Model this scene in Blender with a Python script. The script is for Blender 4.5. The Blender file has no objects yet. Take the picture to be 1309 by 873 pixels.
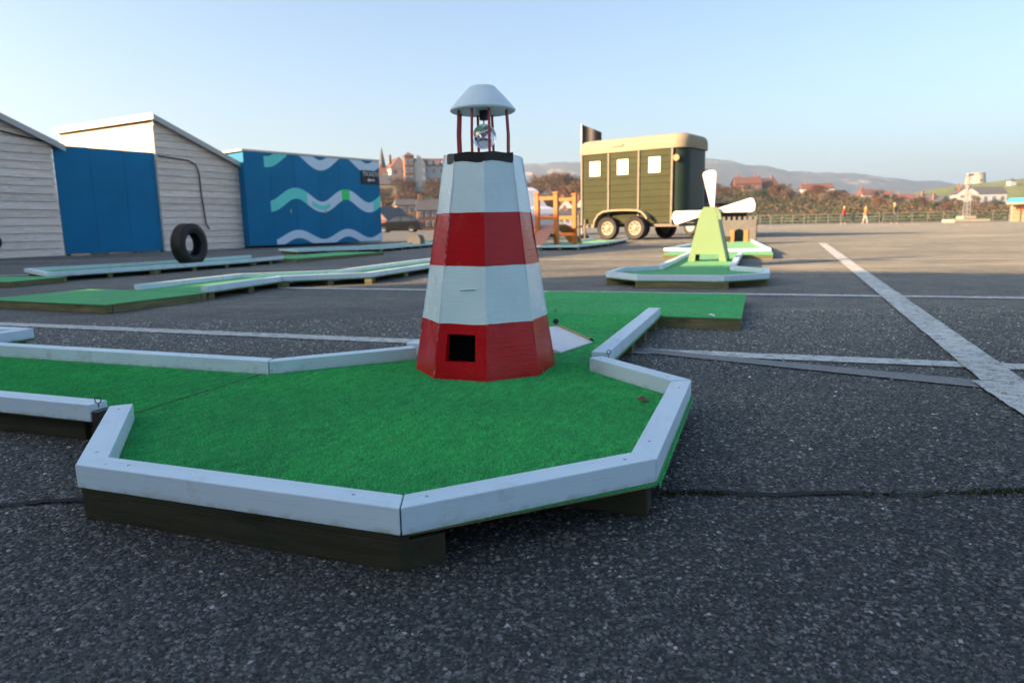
import bpy, bmesh, math, random
import numpy as np
from mathutils import Vector, Matrix
R = math.radians
rnd = random.Random(7)
scene = bpy.context.scene
col = scene.collection

# ------------------------------------------------------------------ camera
cam = bpy.data.cameras.new('camera'); cam_o = bpy.data.objects.new('camera', cam); col.objects.link(cam_o)
cam.sensor_width = 36.0; cam.lens = 24.2; cam.clip_start = .02; cam.clip_end = 12000
cam_o.matrix_world = (Matrix.Translation((0, 0, .475)) @ Matrix.Rotation(R(90 - 9.58), 4, 'X') @ Matrix.Rotation(R(-1.03), 4, 'Z'))
cam.dof.use_dof = True; cam.dof.focus_distance = 1.32; cam.dof.aperture_fstop = 6.3
scene.camera = cam_o

# ------------------------------------------------------------------ sky, sun, exposure
SUN_AZ = (-.95, -.31); SUN_EL = 18.5
world = bpy.data.worlds.new('World'); scene.world = world; world.use_nodes = True
wn = world.node_tree.nodes; wl = world.node_tree.links
bgn = wn['Background']; sky = wn.new('ShaderNodeTexSky'); sky.sky_type = 'NISHITA'; sky.sun_disc = False
sky.sun_elevation = R(SUN_EL); sky.sun_rotation = math.atan2(SUN_AZ[0], SUN_AZ[1])
sky.air_density = 1.0; sky.dust_density = 3.4; sky.ozone_density = 2.3; sky.altitude = 0
wl.new(sky.outputs[0], bgn.inputs[0]); bgn.inputs[1].default_value = .075
sun = bpy.data.lights.new('sun', 'SUN'); sun.energy = 5.0; sun.angle = R(.6); sun.color = (1, .64, .35)
sun_o = bpy.data.objects.new('sun', sun); col.objects.link(sun_o)
_n = math.hypot(*SUN_AZ); _ce = math.cos(R(SUN_EL))
sdir = Vector((SUN_AZ[0] / _n * _ce, SUN_AZ[1] / _n * _ce, math.sin(R(SUN_EL))))
sun_o.rotation_euler = sdir.to_track_quat('Z', 'Y').to_euler(); sun_o.location = (-40, -20, 40)
vs = scene.view_settings
vs.view_transform = 'Standard'; vs.look = 'None'; vs.gamma = 1; vs.use_curve_mapping = False
vs.exposure = 2.12

# ------------------------------------------------------------------ materials
def nodes_of(name):
    m = bpy.data.materials.new(name); m.use_nodes = True
    t = m.node_tree
    return m, t, t.nodes['Principled BSDF'], t.nodes['Material Output']
class T:
    """small node-tree helper"""
    def __init__(s, t): s.t = t; s.n = t.nodes; s.l = t.links
    def node(s, typ, **k):
        n = s.n.new(typ)
        for a, b in k.items(): setattr(n, a, b)
        return n
    def put(s, sock, v):
        if hasattr(v, 'is_output'): s.l.new(v, sock)
        else: sock.default_value = v
    def coord(s, scale=(1, 1, 1), which='Object'):
        c = s.node('ShaderNodeTexCoord'); m = s.node('ShaderNodeMapping'); m.inputs['Scale'].default_value = scale
        s.l.new(c.outputs[which], m.inputs[0]); return m.outputs[0]
    def noise(s, vec, scale, detail=4, rough=.55):
        n = s.node('ShaderNodeTexNoise'); s.l.new(vec, n.inputs['Vector'])
        n.inputs['Scale'].default_value = scale; n.inputs['Detail'].default_value = detail; n.inputs['Roughness'].default_value = rough
        return n.outputs['Fac']
    def voro(s, vec, scale, out='Distance', feature='F1', rand=1):
        n = s.node('ShaderNodeTexVoronoi', feature=feature); s.l.new(vec, n.inputs['Vector'])
        n.inputs['Scale'].default_value = scale; n.inputs['Randomness'].default_value = rand
        return n.outputs[out]
    def ramp(s, fac, stops, interp='LINEAR'):
        n = s.node('ShaderNodeValToRGB'); n.color_ramp.interpolation = interp
        e = n.color_ramp.elements
        while len(e) < len(stops): e.new(.5)
        for i, (p, c) in enumerate(stops):
            e[i].position = p; e[i].color = (*c, 1) if len(c) == 3 else c
        s.l.new(fac, n.inputs[0]); return n.outputs[0]
    def mix(s, fac, a, b, mode='MIX'):
        n = s.node('ShaderNodeMix', data_type='RGBA', blend_type=mode)
        s.put(n.inputs[0], fac)
        for i, v in ((6, a), (7, b)):
            if not hasattr(v, 'is_output') and len(v) == 3: v = (*v, 1)
            s.put(n.inputs[i], v)
        return n.outputs[2]
    def math(s, op, a, b=0, c=None, clamp=False):
        n = s.node('ShaderNodeMath', operation=op, use_clamp=clamp); s.put(n.inputs[0], a); s.put(n.inputs[1], b)
        if c is not None: s.put(n.inputs[2], c)
        return n.outputs[0]
    def bump(s, h, strength, dist, normal=None):
        n = s.node('ShaderNodeBump'); s.l.new(h, n.inputs['Height']); n.inputs['Strength'].default_value = strength; n.inputs['Distance'].default_value = dist
        if normal is not None: s.l.new(normal, n.inputs['Normal'])
        return n.outputs[0]
    def xyz(s, vec):
        n = s.node('ShaderNodeSeparateXYZ'); s.l.new(vec, n.inputs[0]); return n.outputs
def g3(v, k): return tuple(min(1, c * k) for c in v)

def simple(name, c, rough=.6, var=.18, scale=8, bump=.15, bscale=60, bdist=.002, metal=0, coat=0, stretch=(1, 1, 1), dirt=None, perobj=0, spec=.5):
    """paint or plain stuff with uneven tone, fine relief and optional dirt"""
    m, t, p, o = nodes_of(name); k = T(t)
    v = k.coord(stretch)
    a = k.noise(v, scale, 5); b = k.noise(v, scale * 9, 3)
    f = k.math('ADD', k.math('MULTIPLY', a, .7), k.math('MULTIPLY', b, .3))
    cc = k.ramp(f, [(.3, g3(c, 1 - var)), (.7, g3(c, 1 + var * .6))])
    if dirt:
        d = k.ramp(k.noise(v, scale * .6, 6, .7), [(.52, (0, 0, 0)), (.72, (1, 1, 1))])
        cc = k.mix(k.math('MULTIPLY', d, dirt[1]), cc, dirt[0])
    if perobj:
        oi = k.node('ShaderNodeObjectInfo')
        vv = k.math('ADD', k.math('MULTIPLY', oi.outputs['Random'], 2 * perobj), 1 - perobj)
        h = k.node('ShaderNodeHueSaturation'); k.l.new(vv, h.inputs['Value']); k.l.new(cc, h.inputs['Color']); cc = h.outputs[0]
    k.l.new(cc, p.inputs['Base Color'])
    rr = k.math('ADD', k.math('MULTIPLY', b, .25), rough - .12)
    k.l.new(rr, p.inputs['Roughness'])
    p.inputs['Metallic'].default_value = metal; p.inputs['Coat Weight'].default_value = coat; p.inputs['Coat Roughness'].default_value = .15
    p.inputs['Specular IOR Level'].default_value = spec
    if bump: k.l.new(k.bump(k.noise(v, bscale, 3), bump, bdist), p.inputs['Normal'])
    return m

def asphalt_mat():
    m, t, p, o = nodes_of('asphalt'); k = T(t); v = k.coord()
    w = k.node('ShaderNodeVectorMath', operation='ADD'); nz = k.node('ShaderNodeTexNoise'); nz.inputs['Scale'].default_value = 90
    k.l.new(v, nz.inputs['Vector']); sc = k.node('ShaderNodeVectorMath', operation='SCALE'); k.l.new(nz.outputs['Color'], sc.inputs[0]); sc.inputs['Scale'].default_value = .006
    k.l.new(v, w.inputs[0]); k.l.new(sc.outputs[0], w.inputs[1]); v2 = w.outputs[0]
    cell = k.voro(v2, 125, 'Color'); dist = k.voro(v2, 125, 'Distance'); cell2 = k.voro(v2, 260, 'Color'); d2 = k.voro(v2, 260, 'Distance')
    s1 = k.xyz(cell); s2 = k.xyz(cell2)
    tone = k.ramp(s1[0], [(0, (.016, .0165, .0175)), (.5, (.034, .035, .037)), (.8, (.058, .059, .061)), (1, (.105, .108, .11))])
    tone = k.mix(.45, tone, k.ramp(s2[1], [(0, (.015, .0155, .0165)), (.7, (.042, .042, .044)), (1, (.12, .12, .12))]))
    tone = k.mix(k.ramp(dist, [(.28, (0, 0, 0)), (.5, (1, 1, 1))]), tone, (.011, .0115, .0125))
    big = k.noise(v, .55, 5, .6); mid = k.noise(v, 4, 5, .65)
    tone = k.mix(1, tone, k.ramp(big, [(.3, (.8, .82, .84)), (.7, (1.25, 1.22, 1.2))]), 'MULTIPLY')
    tone = k.mix(1, tone, k.ramp(mid, [(.3, (.74, .74, .74)), (.7, (1.28, 1.28, 1.28))]), 'MULTIPLY')
    # dark damp patches and pale dusty wear, each with its own shape
    st = k.ramp(k.noise(v, 1.1, 7, .7), [(.6, (0, 0, 0)), (.72, (1, 1, 1))])
    tone = k.mix(k.math('MULTIPLY', st, .5), tone, (.018, .019, .019))
    du = k.ramp(k.noise(k.coord((.25, 1, 1)), .8, 6, .7), [(.5, (0, 0, 0)), (.75, (1, 1, 1))])
    tone = k.mix(k.math('MULTIPLY', du, .3), tone, (.085, .083, .08))
    # painted gradient: far tarmac's brighter light put into the colour, with some older surfacing
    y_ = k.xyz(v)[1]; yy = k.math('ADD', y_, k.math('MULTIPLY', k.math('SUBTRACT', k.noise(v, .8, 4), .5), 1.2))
    far_light = k.node('ShaderNodeMapRange'); k.l.new(yy, far_light.inputs[0]); far_light.inputs[1].default_value = 1.0; far_light.inputs[2].default_value = 3.0; far_light.inputs[3].default_value = 0; far_light.inputs[4].default_value = 1
    tone = k.mix(1, tone, k.mix(far_light.outputs[0], (1.35, 1.4, 1.3), (5.9, 5.9, 4.9)), 'MULTIPLY')
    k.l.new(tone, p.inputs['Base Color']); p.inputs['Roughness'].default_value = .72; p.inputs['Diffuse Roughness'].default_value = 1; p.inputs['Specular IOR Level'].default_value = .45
    hh = k.math('ADD', k.math('MULTIPLY', k.math('SUBTRACT', 1, dist), s1[1]), k.math('MULTIPLY', k.math('SUBTRACT', 1, d2), .35))
    k.l.new(k.bump(hh, .9, .006), p.inputs['Normal'])
    return m

def chip_mat():
    m, t, p, o = nodes_of('stone_chippings'); k = T(t)
    gi = k.node('ShaderNodeNewGeometry'); r = gi.outputs['Random Per Island']
    c = k.ramp(r, [(0, (.011, .012, .0115)), (.4, (.027, .029, .027)), (.7, (.056, .060, .056)), (.9, (.12, .125, .118)), (.97, (.20, .20, .19)), (.99, (.11, .075, .05)), (1, (.40, .41, .40))])
    v = k.coord(); c = k.mix(1, c, k.ramp(k.noise(v, 300, 2), [(.3, (.7, .7, .7)), (.7, (1.25, 1.25, 1.25))]), 'MULTIPLY')
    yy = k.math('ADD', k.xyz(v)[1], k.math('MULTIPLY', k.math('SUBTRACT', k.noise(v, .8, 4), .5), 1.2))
    far_light = k.node('ShaderNodeMapRange'); k.l.new(yy, far_light.inputs[0]); far_light.inputs[1].default_value = 1.0; far_light.inputs[2].default_value = 3.0; far_light.inputs[3].default_value = 0; far_light.inputs[4].default_value = 1  # chips painted paler with distance, carrying the far tarmac's brighter light in colour
    c = k.mix(1, c, k.mix(far_light.outputs[0], (1, 1, 1), (3.0, 3.0, 2.7)), 'MULTIPLY')
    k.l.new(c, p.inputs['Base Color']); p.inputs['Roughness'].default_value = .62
    return m

def line_mat(name, c=(.58, .59, .58), wear=.45, gapc=(.06, .06, .06)):
    m, t, p, o = nodes_of(name); k = T(t); v = k.coord()
    chip = k.voro(v, 130, 'Distance'); n = k.noise(v, 26, 6, .7); big = k.noise(v, 1.7, 4)
    gap = k.math('MULTIPLY', k.ramp(chip, [(.3, (0, 0, 0)), (.55, (1, 1, 1))]), k.ramp(n, [(wear, (0, 0, 0)), (wear + .2, (1, 1, 1))]))
    gap = k.math('ADD', gap, k.ramp(k.noise(v, 9, 7, .75), [(.64, (0, 0, 0)), (.7, (.8, .8, .8))]), clamp=True)
    cc = k.mix(gap, k.ramp(big, [(.3, g3(c, .82)), (.7, g3(c, 1.05))]), gapc)
    k.l.new(cc, p.inputs['Base Color']); p.inputs['Roughness'].default_value = .6
    k.l.new(k.bump(chip, .5, .003), p.inputs['Normal'])
    return m

def carpet_mat(name, c, lift=1.0):
    m, t, p, o = nodes_of(name); k = T(t); v = k.coord()
    a = k.noise(v, 420, 2, .6); b = k.noise(k.coord((1, .35, 1)), 60, 4, .6); d = k.noise(v, 2.2, 5, .6)
    cc = k.ramp(a, [(.28, g3(c, .45)), (.5, c), (.75, g3(c, 1.7))])
    cc = k.mix(1, cc, k.ramp(b, [(.3, (.82, .84, .82)), (.7, (1.14, 1.12, 1.1))]), 'MULTIPLY')
    cc = k.mix(1, cc, k.ramp(d, [(.3, (.86, .88, .9)), (.7, (1.14, 1.1, 1.05))]), 'MULTIPLY')
    k.l.new(cc, p.inputs['Base Color']); p.inputs['Roughness'].default_value = .8; p.inputs['Specular IOR Level'].default_value = .25
    p.inputs['Sheen Weight'].default_value = .12; p.inputs['Sheen Roughness'].default_value = .5
    k.l.new(k.bump(k.math('ADD', a, k.math('MULTIPLY', b, .5)), .8, .004), p.inputs['Normal'])
    return m

def pile_mat(c):
    m, t, p, o = nodes_of('carpet_pile'); k = T(t)
    gi = k.node('ShaderNodeNewGeometry'); r = gi.outputs['Random Per Island']
    cc = k.ramp(r, [(0, g3(c, .55)), (.5, c), (.88, g3(c, 1.45)), (1, (c[0] * 2.4 + .03, c[1] * 1.6, c[2] * 1.6))])
    cc = k.mix(1, cc, k.ramp(k.noise(k.coord(), 2.2, 5, .6), [(.3, (.84, .86, .9)), (.7, (1.16, 1.12, 1.05))]), 'MULTIPLY')
    cc = k.mix(1, cc, k.ramp(k.noise(k.coord((1, .3, 1)), 55, 3, .6), [(.35, (.8, .82, .82)), (.65, (1.16, 1.14, 1.1))]), 'MULTIPLY')
    k.l.new(cc, p.inputs['Base Color']); p.inputs['Roughness'].default_value = .5; p.inputs['Specular IOR Level'].default_value = .3
    return m

def wood_mat(name, c, dark=.5, stretch=(1.2, 18, 18), rough=.75, perobj=.12, moss=None):
    m, t, p, o = nodes_of(name); k = T(t); v = k.coord(stretch)
    a = k.noise(v, 3.2, 7, .65); b = k.noise(v, 14, 3)
    cc = k.ramp(a, [(.25, g3(c, dark)), (.5, c), (.75, g3(c, 1.35))])
    cc = k.mix(1, cc, k.ramp(b, [(.3, (.8, .8, .8)), (.7, (1.12, 1.12, 1.12))]), 'MULTIPLY')
    if moss:
        cc = k.mix(k.math('MULTIPLY', k.ramp(k.noise(k.coord(), 6, 6, .7), [(.42, (0, 0, 0)), (.66, (1, 1, 1))]), moss[1]), cc, moss[0])
    kn = k.voro(k.coord((3, 12, 12)), 1.0, 'Distance')
    cc = k.mix(k.ramp(kn, [(.05, (.7, .7, .7)), (.13, (0, 0, 0))]), cc, g3(c, .3))
    oi = k.node('ShaderNodeObjectInfo'); h = k.node('ShaderNodeHueSaturation')
    k.l.new(k.math('ADD', k.math('MULTIPLY', oi.outputs['Random'], 2 * perobj), 1 - perobj), h.inputs['Value']); k.l.new(cc, h.inputs['Color'])
    k.l.new(h.outputs[0], p.inputs['Base Color']); p.inputs['Roughness'].default_value = rough; p.inputs['Specular IOR Level'].default_value = .3
    k.l.new(k.bump(a, .35, .004), p.inputs['Normal'])
    return m

def kerb_mat():
    m, t, p, o = nodes_of('white_kerb_paint'); k = T(t); v = k.coord()
    c = k.ramp(k.noise(v, 5, 5), [(.3, (.52, .67, .75)), (.7, (.60, .75, .82))])
    c = k.mix(k.math('MULTIPLY', k.ramp(k.noise(v, 16, 7, .75), [(.54, (0, 0, 0)), (.74, (1, 1, 1))]), .5), c, (.34, .33, .30))
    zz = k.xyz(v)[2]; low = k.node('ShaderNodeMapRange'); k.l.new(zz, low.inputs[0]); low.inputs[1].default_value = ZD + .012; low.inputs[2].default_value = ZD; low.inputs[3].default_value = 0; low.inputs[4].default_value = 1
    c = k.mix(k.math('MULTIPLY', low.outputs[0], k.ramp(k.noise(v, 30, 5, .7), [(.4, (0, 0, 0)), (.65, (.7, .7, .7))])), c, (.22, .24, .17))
    c = k.mix(k.math('MULTIPLY', k.ramp(k.noise(k.coord((1.5, 40, 40)), 3, 4, .7), [(.55, (0, 0, 0)), (.7, (1, 1, 1))]), .22), c, (.40, .42, .42))
    sp = k.math('MULTIPLY', k.ramp(k.voro(v, 26, 'Distance'), [(.035, (1, 1, 1)), (.075, (0, 0, 0))]), k.ramp(k.noise(v, 7, 2), [(.5, (0, 0, 0)), (.58, (1, 1, 1))]))
    c = k.mix(sp, c, (.09, .08, .065))
    kn = k.math('MULTIPLY', k.ramp(k.voro(v, 5.2, 'Distance'), [(.03, (1, 1, 1)), (.1, (0, 0, 0))]), .45)
    c = k.mix(kn, c, (.34, .25, .17))
    k.l.new(c, p.inputs['Base Color']); p.inputs['Roughness'].default_value = .5
    nb = k.bump(k.noise(k.coord((6, 90, 90)), 2.4, 4), .2, .002)
    k.l.new(k.bump(k.noise(v, 70, 4), .12, .002, nb), p.inputs['Normal'])
    return m

def band_mat(name='lighthouse_gloss_paint', wear=0):
    """glossy brushed boat paint: red and white bands by height"""
    m, t, p, o = nodes_of(name); k = T(t); v = k.coord(); z = k.xyz(v)[2]
    wob = k.math('MULTIPLY', k.math('SUBTRACT', k.noise(v, 9, 3), .5), .009)
    zz = k.math('ADD', z, wob)
    # bands change at .154 .310 .455 above the deck
    e = [k.math('GREATER_THAN', zz, q) for q in (.154, .310, .455)]
    wht = k.math('ADD', k.math('SUBTRACT', e[0], e[1]), e[2], clamp=True)
    n1 = k.noise(v, 6, 5); st = k.noise(k.coord((4, 4, 60)), 3, 4, .6)
    red = k.ramp(n1, [(.3, (.40, .002, .005)), (.7, (.54, .004, .009))])
    red = k.mix(k.math('MULTIPLY', k.ramp(st, [(.5, (0, 0, 0)), (.75, (1, 1, 1))]), .35), red, (.2, .004, .008))
    whi = k.ramp(n1, [(.3, (.57, .72, .76)), (.7, (.65, .79, .82))])
    dirt = k.ramp(k.noise(k.coord((3, 3, 1)), 8, 7, .75), [(.58, (0, 0, 0)), (.75, (1, 1, 1))])
    whi = k.mix(k.math('MULTIPLY', dirt, .25), whi, (.42, .40, .34))
    c = k.mix(wht, red, whi)
    chips = k.math('MULTIPLY', k.ramp(k.noise(v, 55, 5, .7), [(.69, (0, 0, 0)), (.72, (1, 1, 1))]), k.ramp(k.noise(v, 3, 2), [(.52, (0, 0, 0)), (.6, (1, 1, 1))]))
    c = k.mix(chips, c, k.mix(wht, (.12, .004, .006), (.5, .47, .4)))
    if wear: c = k.mix(k.math('MULTIPLY', k.ramp(k.noise(k.coord((40, 40, 9)), 9, 4, .7), [(.50, (0, 0, 0)), (.56, (1, 1, 1))]), wear), c, (.62, .60, .58))
    k.l.new(c, p.inputs['Base Color'])
    k.l.new(k.ramp(k.noise(v, 14, 4), [(.3, (.14, .14, .14)), (.75, (.34, .34, .34))]), p.inputs['Roughness'])
    p.inputs['Specular IOR Level'].default_value = .38
    b1 = k.bump(st, .25, .003); k.l.new(k.bump(k.noise(v, 20, 5, .6), .3, .004, b1), p.inputs['Normal'])
    return m

def leaf_mat(name, c, c2):
    m, t, p, o = nodes_of(name); k = T(t)
    gi = k.node('ShaderNodeNewGeometry'); oi = k.node('ShaderNodeObjectInfo')
    cc = k.ramp(gi.outputs['Random Per Island'], [(0, g3(c, .6)), (.5, c), (1, c2)])
    h = k.node('ShaderNodeHueSaturation'); k.l.new(k.math('ADD', k.math('MULTIPLY', oi.outputs['Random'], .5), .75), h.inputs['Value']); k.l.new(cc, h.inputs['Color'])
    k.l.new(h.outputs[0], p.inputs['Base Color']); p.inputs['Roughness'].default_value = .8; p.inputs['Specular IOR Level'].default_value = .15
    return m

def terrain_mat(name, cols, scale, extra=None):
    m, t, p, o = nodes_of(name); k = T(t); v = k.coord()
    f = k.noise(v, scale, 8, .68); n = len(cols)
    c = k.ramp(f, [(.3 + .4 * i / (n - 1), q) for i, q in enumerate(cols)])
    c = k.mix(1, c, k.ramp(k.noise(v, scale * 7, 5, .7), [(.3, (.65, .65, .65)), (.7, (1.3, 1.3, 1.3))]), 'MULTIPLY')
    if extra:
        c = k.mix(k.ramp(k.noise(k.coord((1, 1, .4)), extra[1], 6, .7), [(extra[2], (0, 0, 0)), (extra[2] + .06, (1, 1, 1))]), c, extra[0])
    k.l.new(c, p.inputs['Base Color']); p.inputs['Roughness'].default_value = .95; p.inputs['Specular IOR Level'].default_value = .1
    return m

ZD = .055
GREEN = (.045, .50, .15)
M = {}
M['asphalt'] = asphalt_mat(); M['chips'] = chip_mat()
M['line'] = line_mat('white_road_paint', (.56, .58, .54)); M['ghost'] = line_mat('faded_road_paint', (.215, .225, .225), .05, (.13, .13, .115))
M['carpet'] = carpet_mat('green_carpet', (.035, .36, .11)); M['pile'] = pile_mat(GREEN)
M['kerb'] = kerb_mat(); M['band'] = band_mat(); M['bead'] = band_mat('lighthouse_worn_corner', .6)
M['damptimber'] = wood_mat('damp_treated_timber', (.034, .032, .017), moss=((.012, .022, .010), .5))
M['timber'] = wood_mat('treated_timber', (.16, .145, .07), moss=((.05, .085, .03), .55))
M['ply'] = wood_mat('plywood', (.22, .16, .09), stretch=(2, 2, 60))
M['clap'] = wood_mat('weathered_cladding', (.80, .68, .59), dark=.7, stretch=(.8, 14, 14), perobj=.1)
M['clapw'] = wood_mat('pale_cladding', (.62, .58, .50), dark=.85, stretch=(.8, 14, 14), perobj=.05)
M['fascia'] = simple('fascia_paint', (.50, .49, .47), .6, .1, 3)
M['roofing'] = simple('roofing_felt', (.10, .10, .11), .9, .3, 4, .4, 90)
M['blue'] = simple('blue_panel_paint', (.002, .18, .37), .62, .16, 1.2, .1, 30, dirt=((.004, .12, .25), .3), perobj=.05, spec=.25)
M['wave_pale'] = simple('pale_wave_paint', (.60, .76, .90), .5, .08, 2); M['wave_teal'] = simple('teal_wave_paint', (.12, .72, .66), .5, .08, 2)
M['wave_green'] = simple('bright_green_paint', (.02, .75, .16), .5, .08, 2)
M['black'] = simple('black_sign', (.012, .013, .016), .5, .2, 5); M['white'] = simple('white_paint', (.74, .75, .74), .5, .1, 4, dirt=((.5, .47, .4), .2))
M['tape'] = simple('black_tape', (.010, .010, .012), .42, .4, 12, .5, 24, .006)
M['rod'] = simple('red_rod_paint', (.34, .012, .018), .35, .35, 40, .3, 200, coat=.3)
M['roofcap'] = simple('grey_white_gloss', (.64, .77, .80), .38, .1, 6, .25, 26, .003, coat=.2, dirt=((.4, .4, .36), .3))
M['rubber'] = simple('rubber', (.013, .013, .014), .7, .4, 9, .4, 60)
M['metal'] = simple('galvanised_metal', (.42, .42, .41), .45, .25, 10, .2, 60, metal=.8)
M['railpaint'] = simple('grey_railing_paint', (.07, .075, .08), .6, .2, 3)
M['hook'] = simple('dark_steel', (.10, .09, .085), .45, .4, 60, .3, 300, metal=.85)
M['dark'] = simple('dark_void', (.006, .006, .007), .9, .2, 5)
M['mill'] = simple('pale_green_paint', (.16, .27, .135), .5, .06, 5, .15, 30)
M['millwhite'] = simple('white_blade_paint', (.82, .82, .78), .5, .06, 5, .1, 30)
M['orange'] = simple('orange_paint', (.50, .14, .02), .45, .1, 6); M['pink'] = simple('faded_pink_paint', (.45, .20, .13), .5, .12, 6)
M['castle'] = simple('grey_castle_paint', (.15, .145, .14), .8, .25, 14, .3, 60); M['doorwood'] = simple('brown_door_paint', (.42, .19, .06), .6, .2, 12)
M['tgreen'] = simple('trailer_green', (.054, .060, .032), .9, .15, 2.5, .15, 40, dirt=((.04, .043, .024), .35), perobj=.06, spec=.12)
M['tgreen2'] = simple('trailer_front_green', (.014, .030, .022), .5, .15, 2, .05, 30, spec=.3)
M['cream'] = simple('cream_gloss', (.30, .265, .185), .8, .08, 2, .06, 20, spec=.2, dirt=((.22, .17, .09), .25))
M['batten'] = simple('aluminium_batten', (.16, .145, .105), .6, .2, 8)
M['amber'] = simple('amber_lens', (.30, .13, .03), .4, .2, 10)
M['poster'] = simple('white_poster', (.84, .84, .82), .5, .05, 6); M['ink'] = simple('poster_ink', (.66, .55, .54), .6, .2, 20)
M['rim'] = simple('cream_rim', (.30, .26, .19), .6, .3, 14)
M['carblack'] = simple('black_car_paint', (.004, .0045, .006), .4, .1, 3, 0, spec=.25); M['cardark'] = simple('dark_blue_car_paint', (.006, .009, .013), .4, .1, 3, 0, spec=.25)
M['carwhite'] = simple('white_van_paint', (.62, .64, .66), .3, .06, 3, 0, coat=.5)
M['glassdark'] = simple('car_glass', (.03, .038, .045), .08, .1, 3, 0, spec=.8)
M['glasspane'] = simple('house_glass', (.10, .12, .15), .12, .2, 3, 0, spec=.8)
M['brick'] = simple('red_brick', (.20, .095, .06), .85, .2, 1.5); M['brickpale'] = simple('sandy_brick', (.28, .21, .12), .85, .15, 1.5)
M['render'] = simple('white_render', (.42, .41, .39), .8, .08, 1); M['renderbl'] = simple('pale_grey_render', (.30, .33, .37), .8, .08, 1)
M['tile'] = simple('red_roof_tile', (.13, .058, .044), .85, .25, 2, .3, 6, .05); M['slate'] = simple('grey_slate', (.07, .074, .085), .7, .25, 2, .3, 6, .05)
M['stone'] = simple('pale_stone', (.34, .31, .25), .85, .12, .6)
M['redcoat'] = simple('red_coat', (.62, .045, .025), .8, .15, 20); M['orangecoat'] = simple('orange_coat', (.66, .15, .03), .8, .15, 20); M['olivecoat'] = simple('dark_coat', (.06, .06, .03), .8, .2, 20)
M['denim'] = simple('dark_trousers', (.04, .05, .07), .85, .2, 20); M['palet'] = simple('pale_trousers', (.32, .32, .31), .85, .2, 20)
M['skin'] = simple('skin', (.50, .31, .22), .6, .1, 20); M['hair'] = simple('hair', (.05, .035, .025), .7, .3, 30); M['hairp'] = simple('hair_fair', (.40, .32, .18), .7, .3, 30)
M['bluecan'] = simple('blue_canopy', (.03, .30, .52), .6, .1, 2); M['tarp'] = simple('pale_tent', (.48, .60, .62), .7, .1, 2)
M['bark'] = simple('bark', (.075, .06, .045), .9, .3, 6, .5, 20)
M['twig_brown'] = leaf_mat('winter_twigs', (.085, .056, .034), (.15, .095, .05)); M['twig_rust'] = leaf_mat('rust_twigs', (.12, .056, .028), (.19, .09, .04))
M['twig_dark'] = leaf_mat('dark_twigs', (.04, .033, .03), (.075, .058, .042)); M['twig_green'] = leaf_mat('scrub_green', (.035, .058, .026), (.075, .10, .04))
M['slope'] = terrain_mat('slope_ground', [(.03, .045, .03), (.045, .07, .035), (.07, .075, .04), (.12, .085, .05)], .05)
M['ridge'] = terrain_mat('downland', [(.028, .036, .036), (.055, .055, .045), (.10, .08, .06)], .006, ((.30, .25, .20), .011, .57))
M['greenhill'] = terrain_mat('green_turf', [(.10, .13, .035), (.14, .165, .05), (.17, .17, .06)], .012)
M['earth'] = terrain_mat('earth', [(.10, .085, .06), (.14, .12, .09), (.18, .15, .11)], .2)
M['leafdry'] = simple('dry_leaf', (.20, .075, .03), .8, .4, 60, .5, 120); M['scrap'] = simple('white_scrap', (.75, .75, .72), .6, .1, 20)
M['bamboo'] = simple('bamboo', (.38, .27, .13), .5, .25, 30, stretch=(1, 6, 6)); M['moss'] = leaf_mat('moss', (.022, .032, .010), (.05, .055, .016))
M['pipe'] = simple('black_cable', (.012, .012, .012), .6, .2, 9)
def glass_mat():
    m, t, p, o = nodes_of('clear_globe'); p.inputs['Base Color'].default_value = (.97, .98, 1, 1); p.inputs['Transmission Weight'].default_value = 1
    p.inputs['IOR'].default_value = 1.5; p.inputs['Roughness'].default_value = .015; return m
M['globe'] = glass_mat()
M['mirror'] = simple('silvered_reflector', (.72, .73, .76), .16, .1, 20, .1, 60, metal=1)

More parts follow.
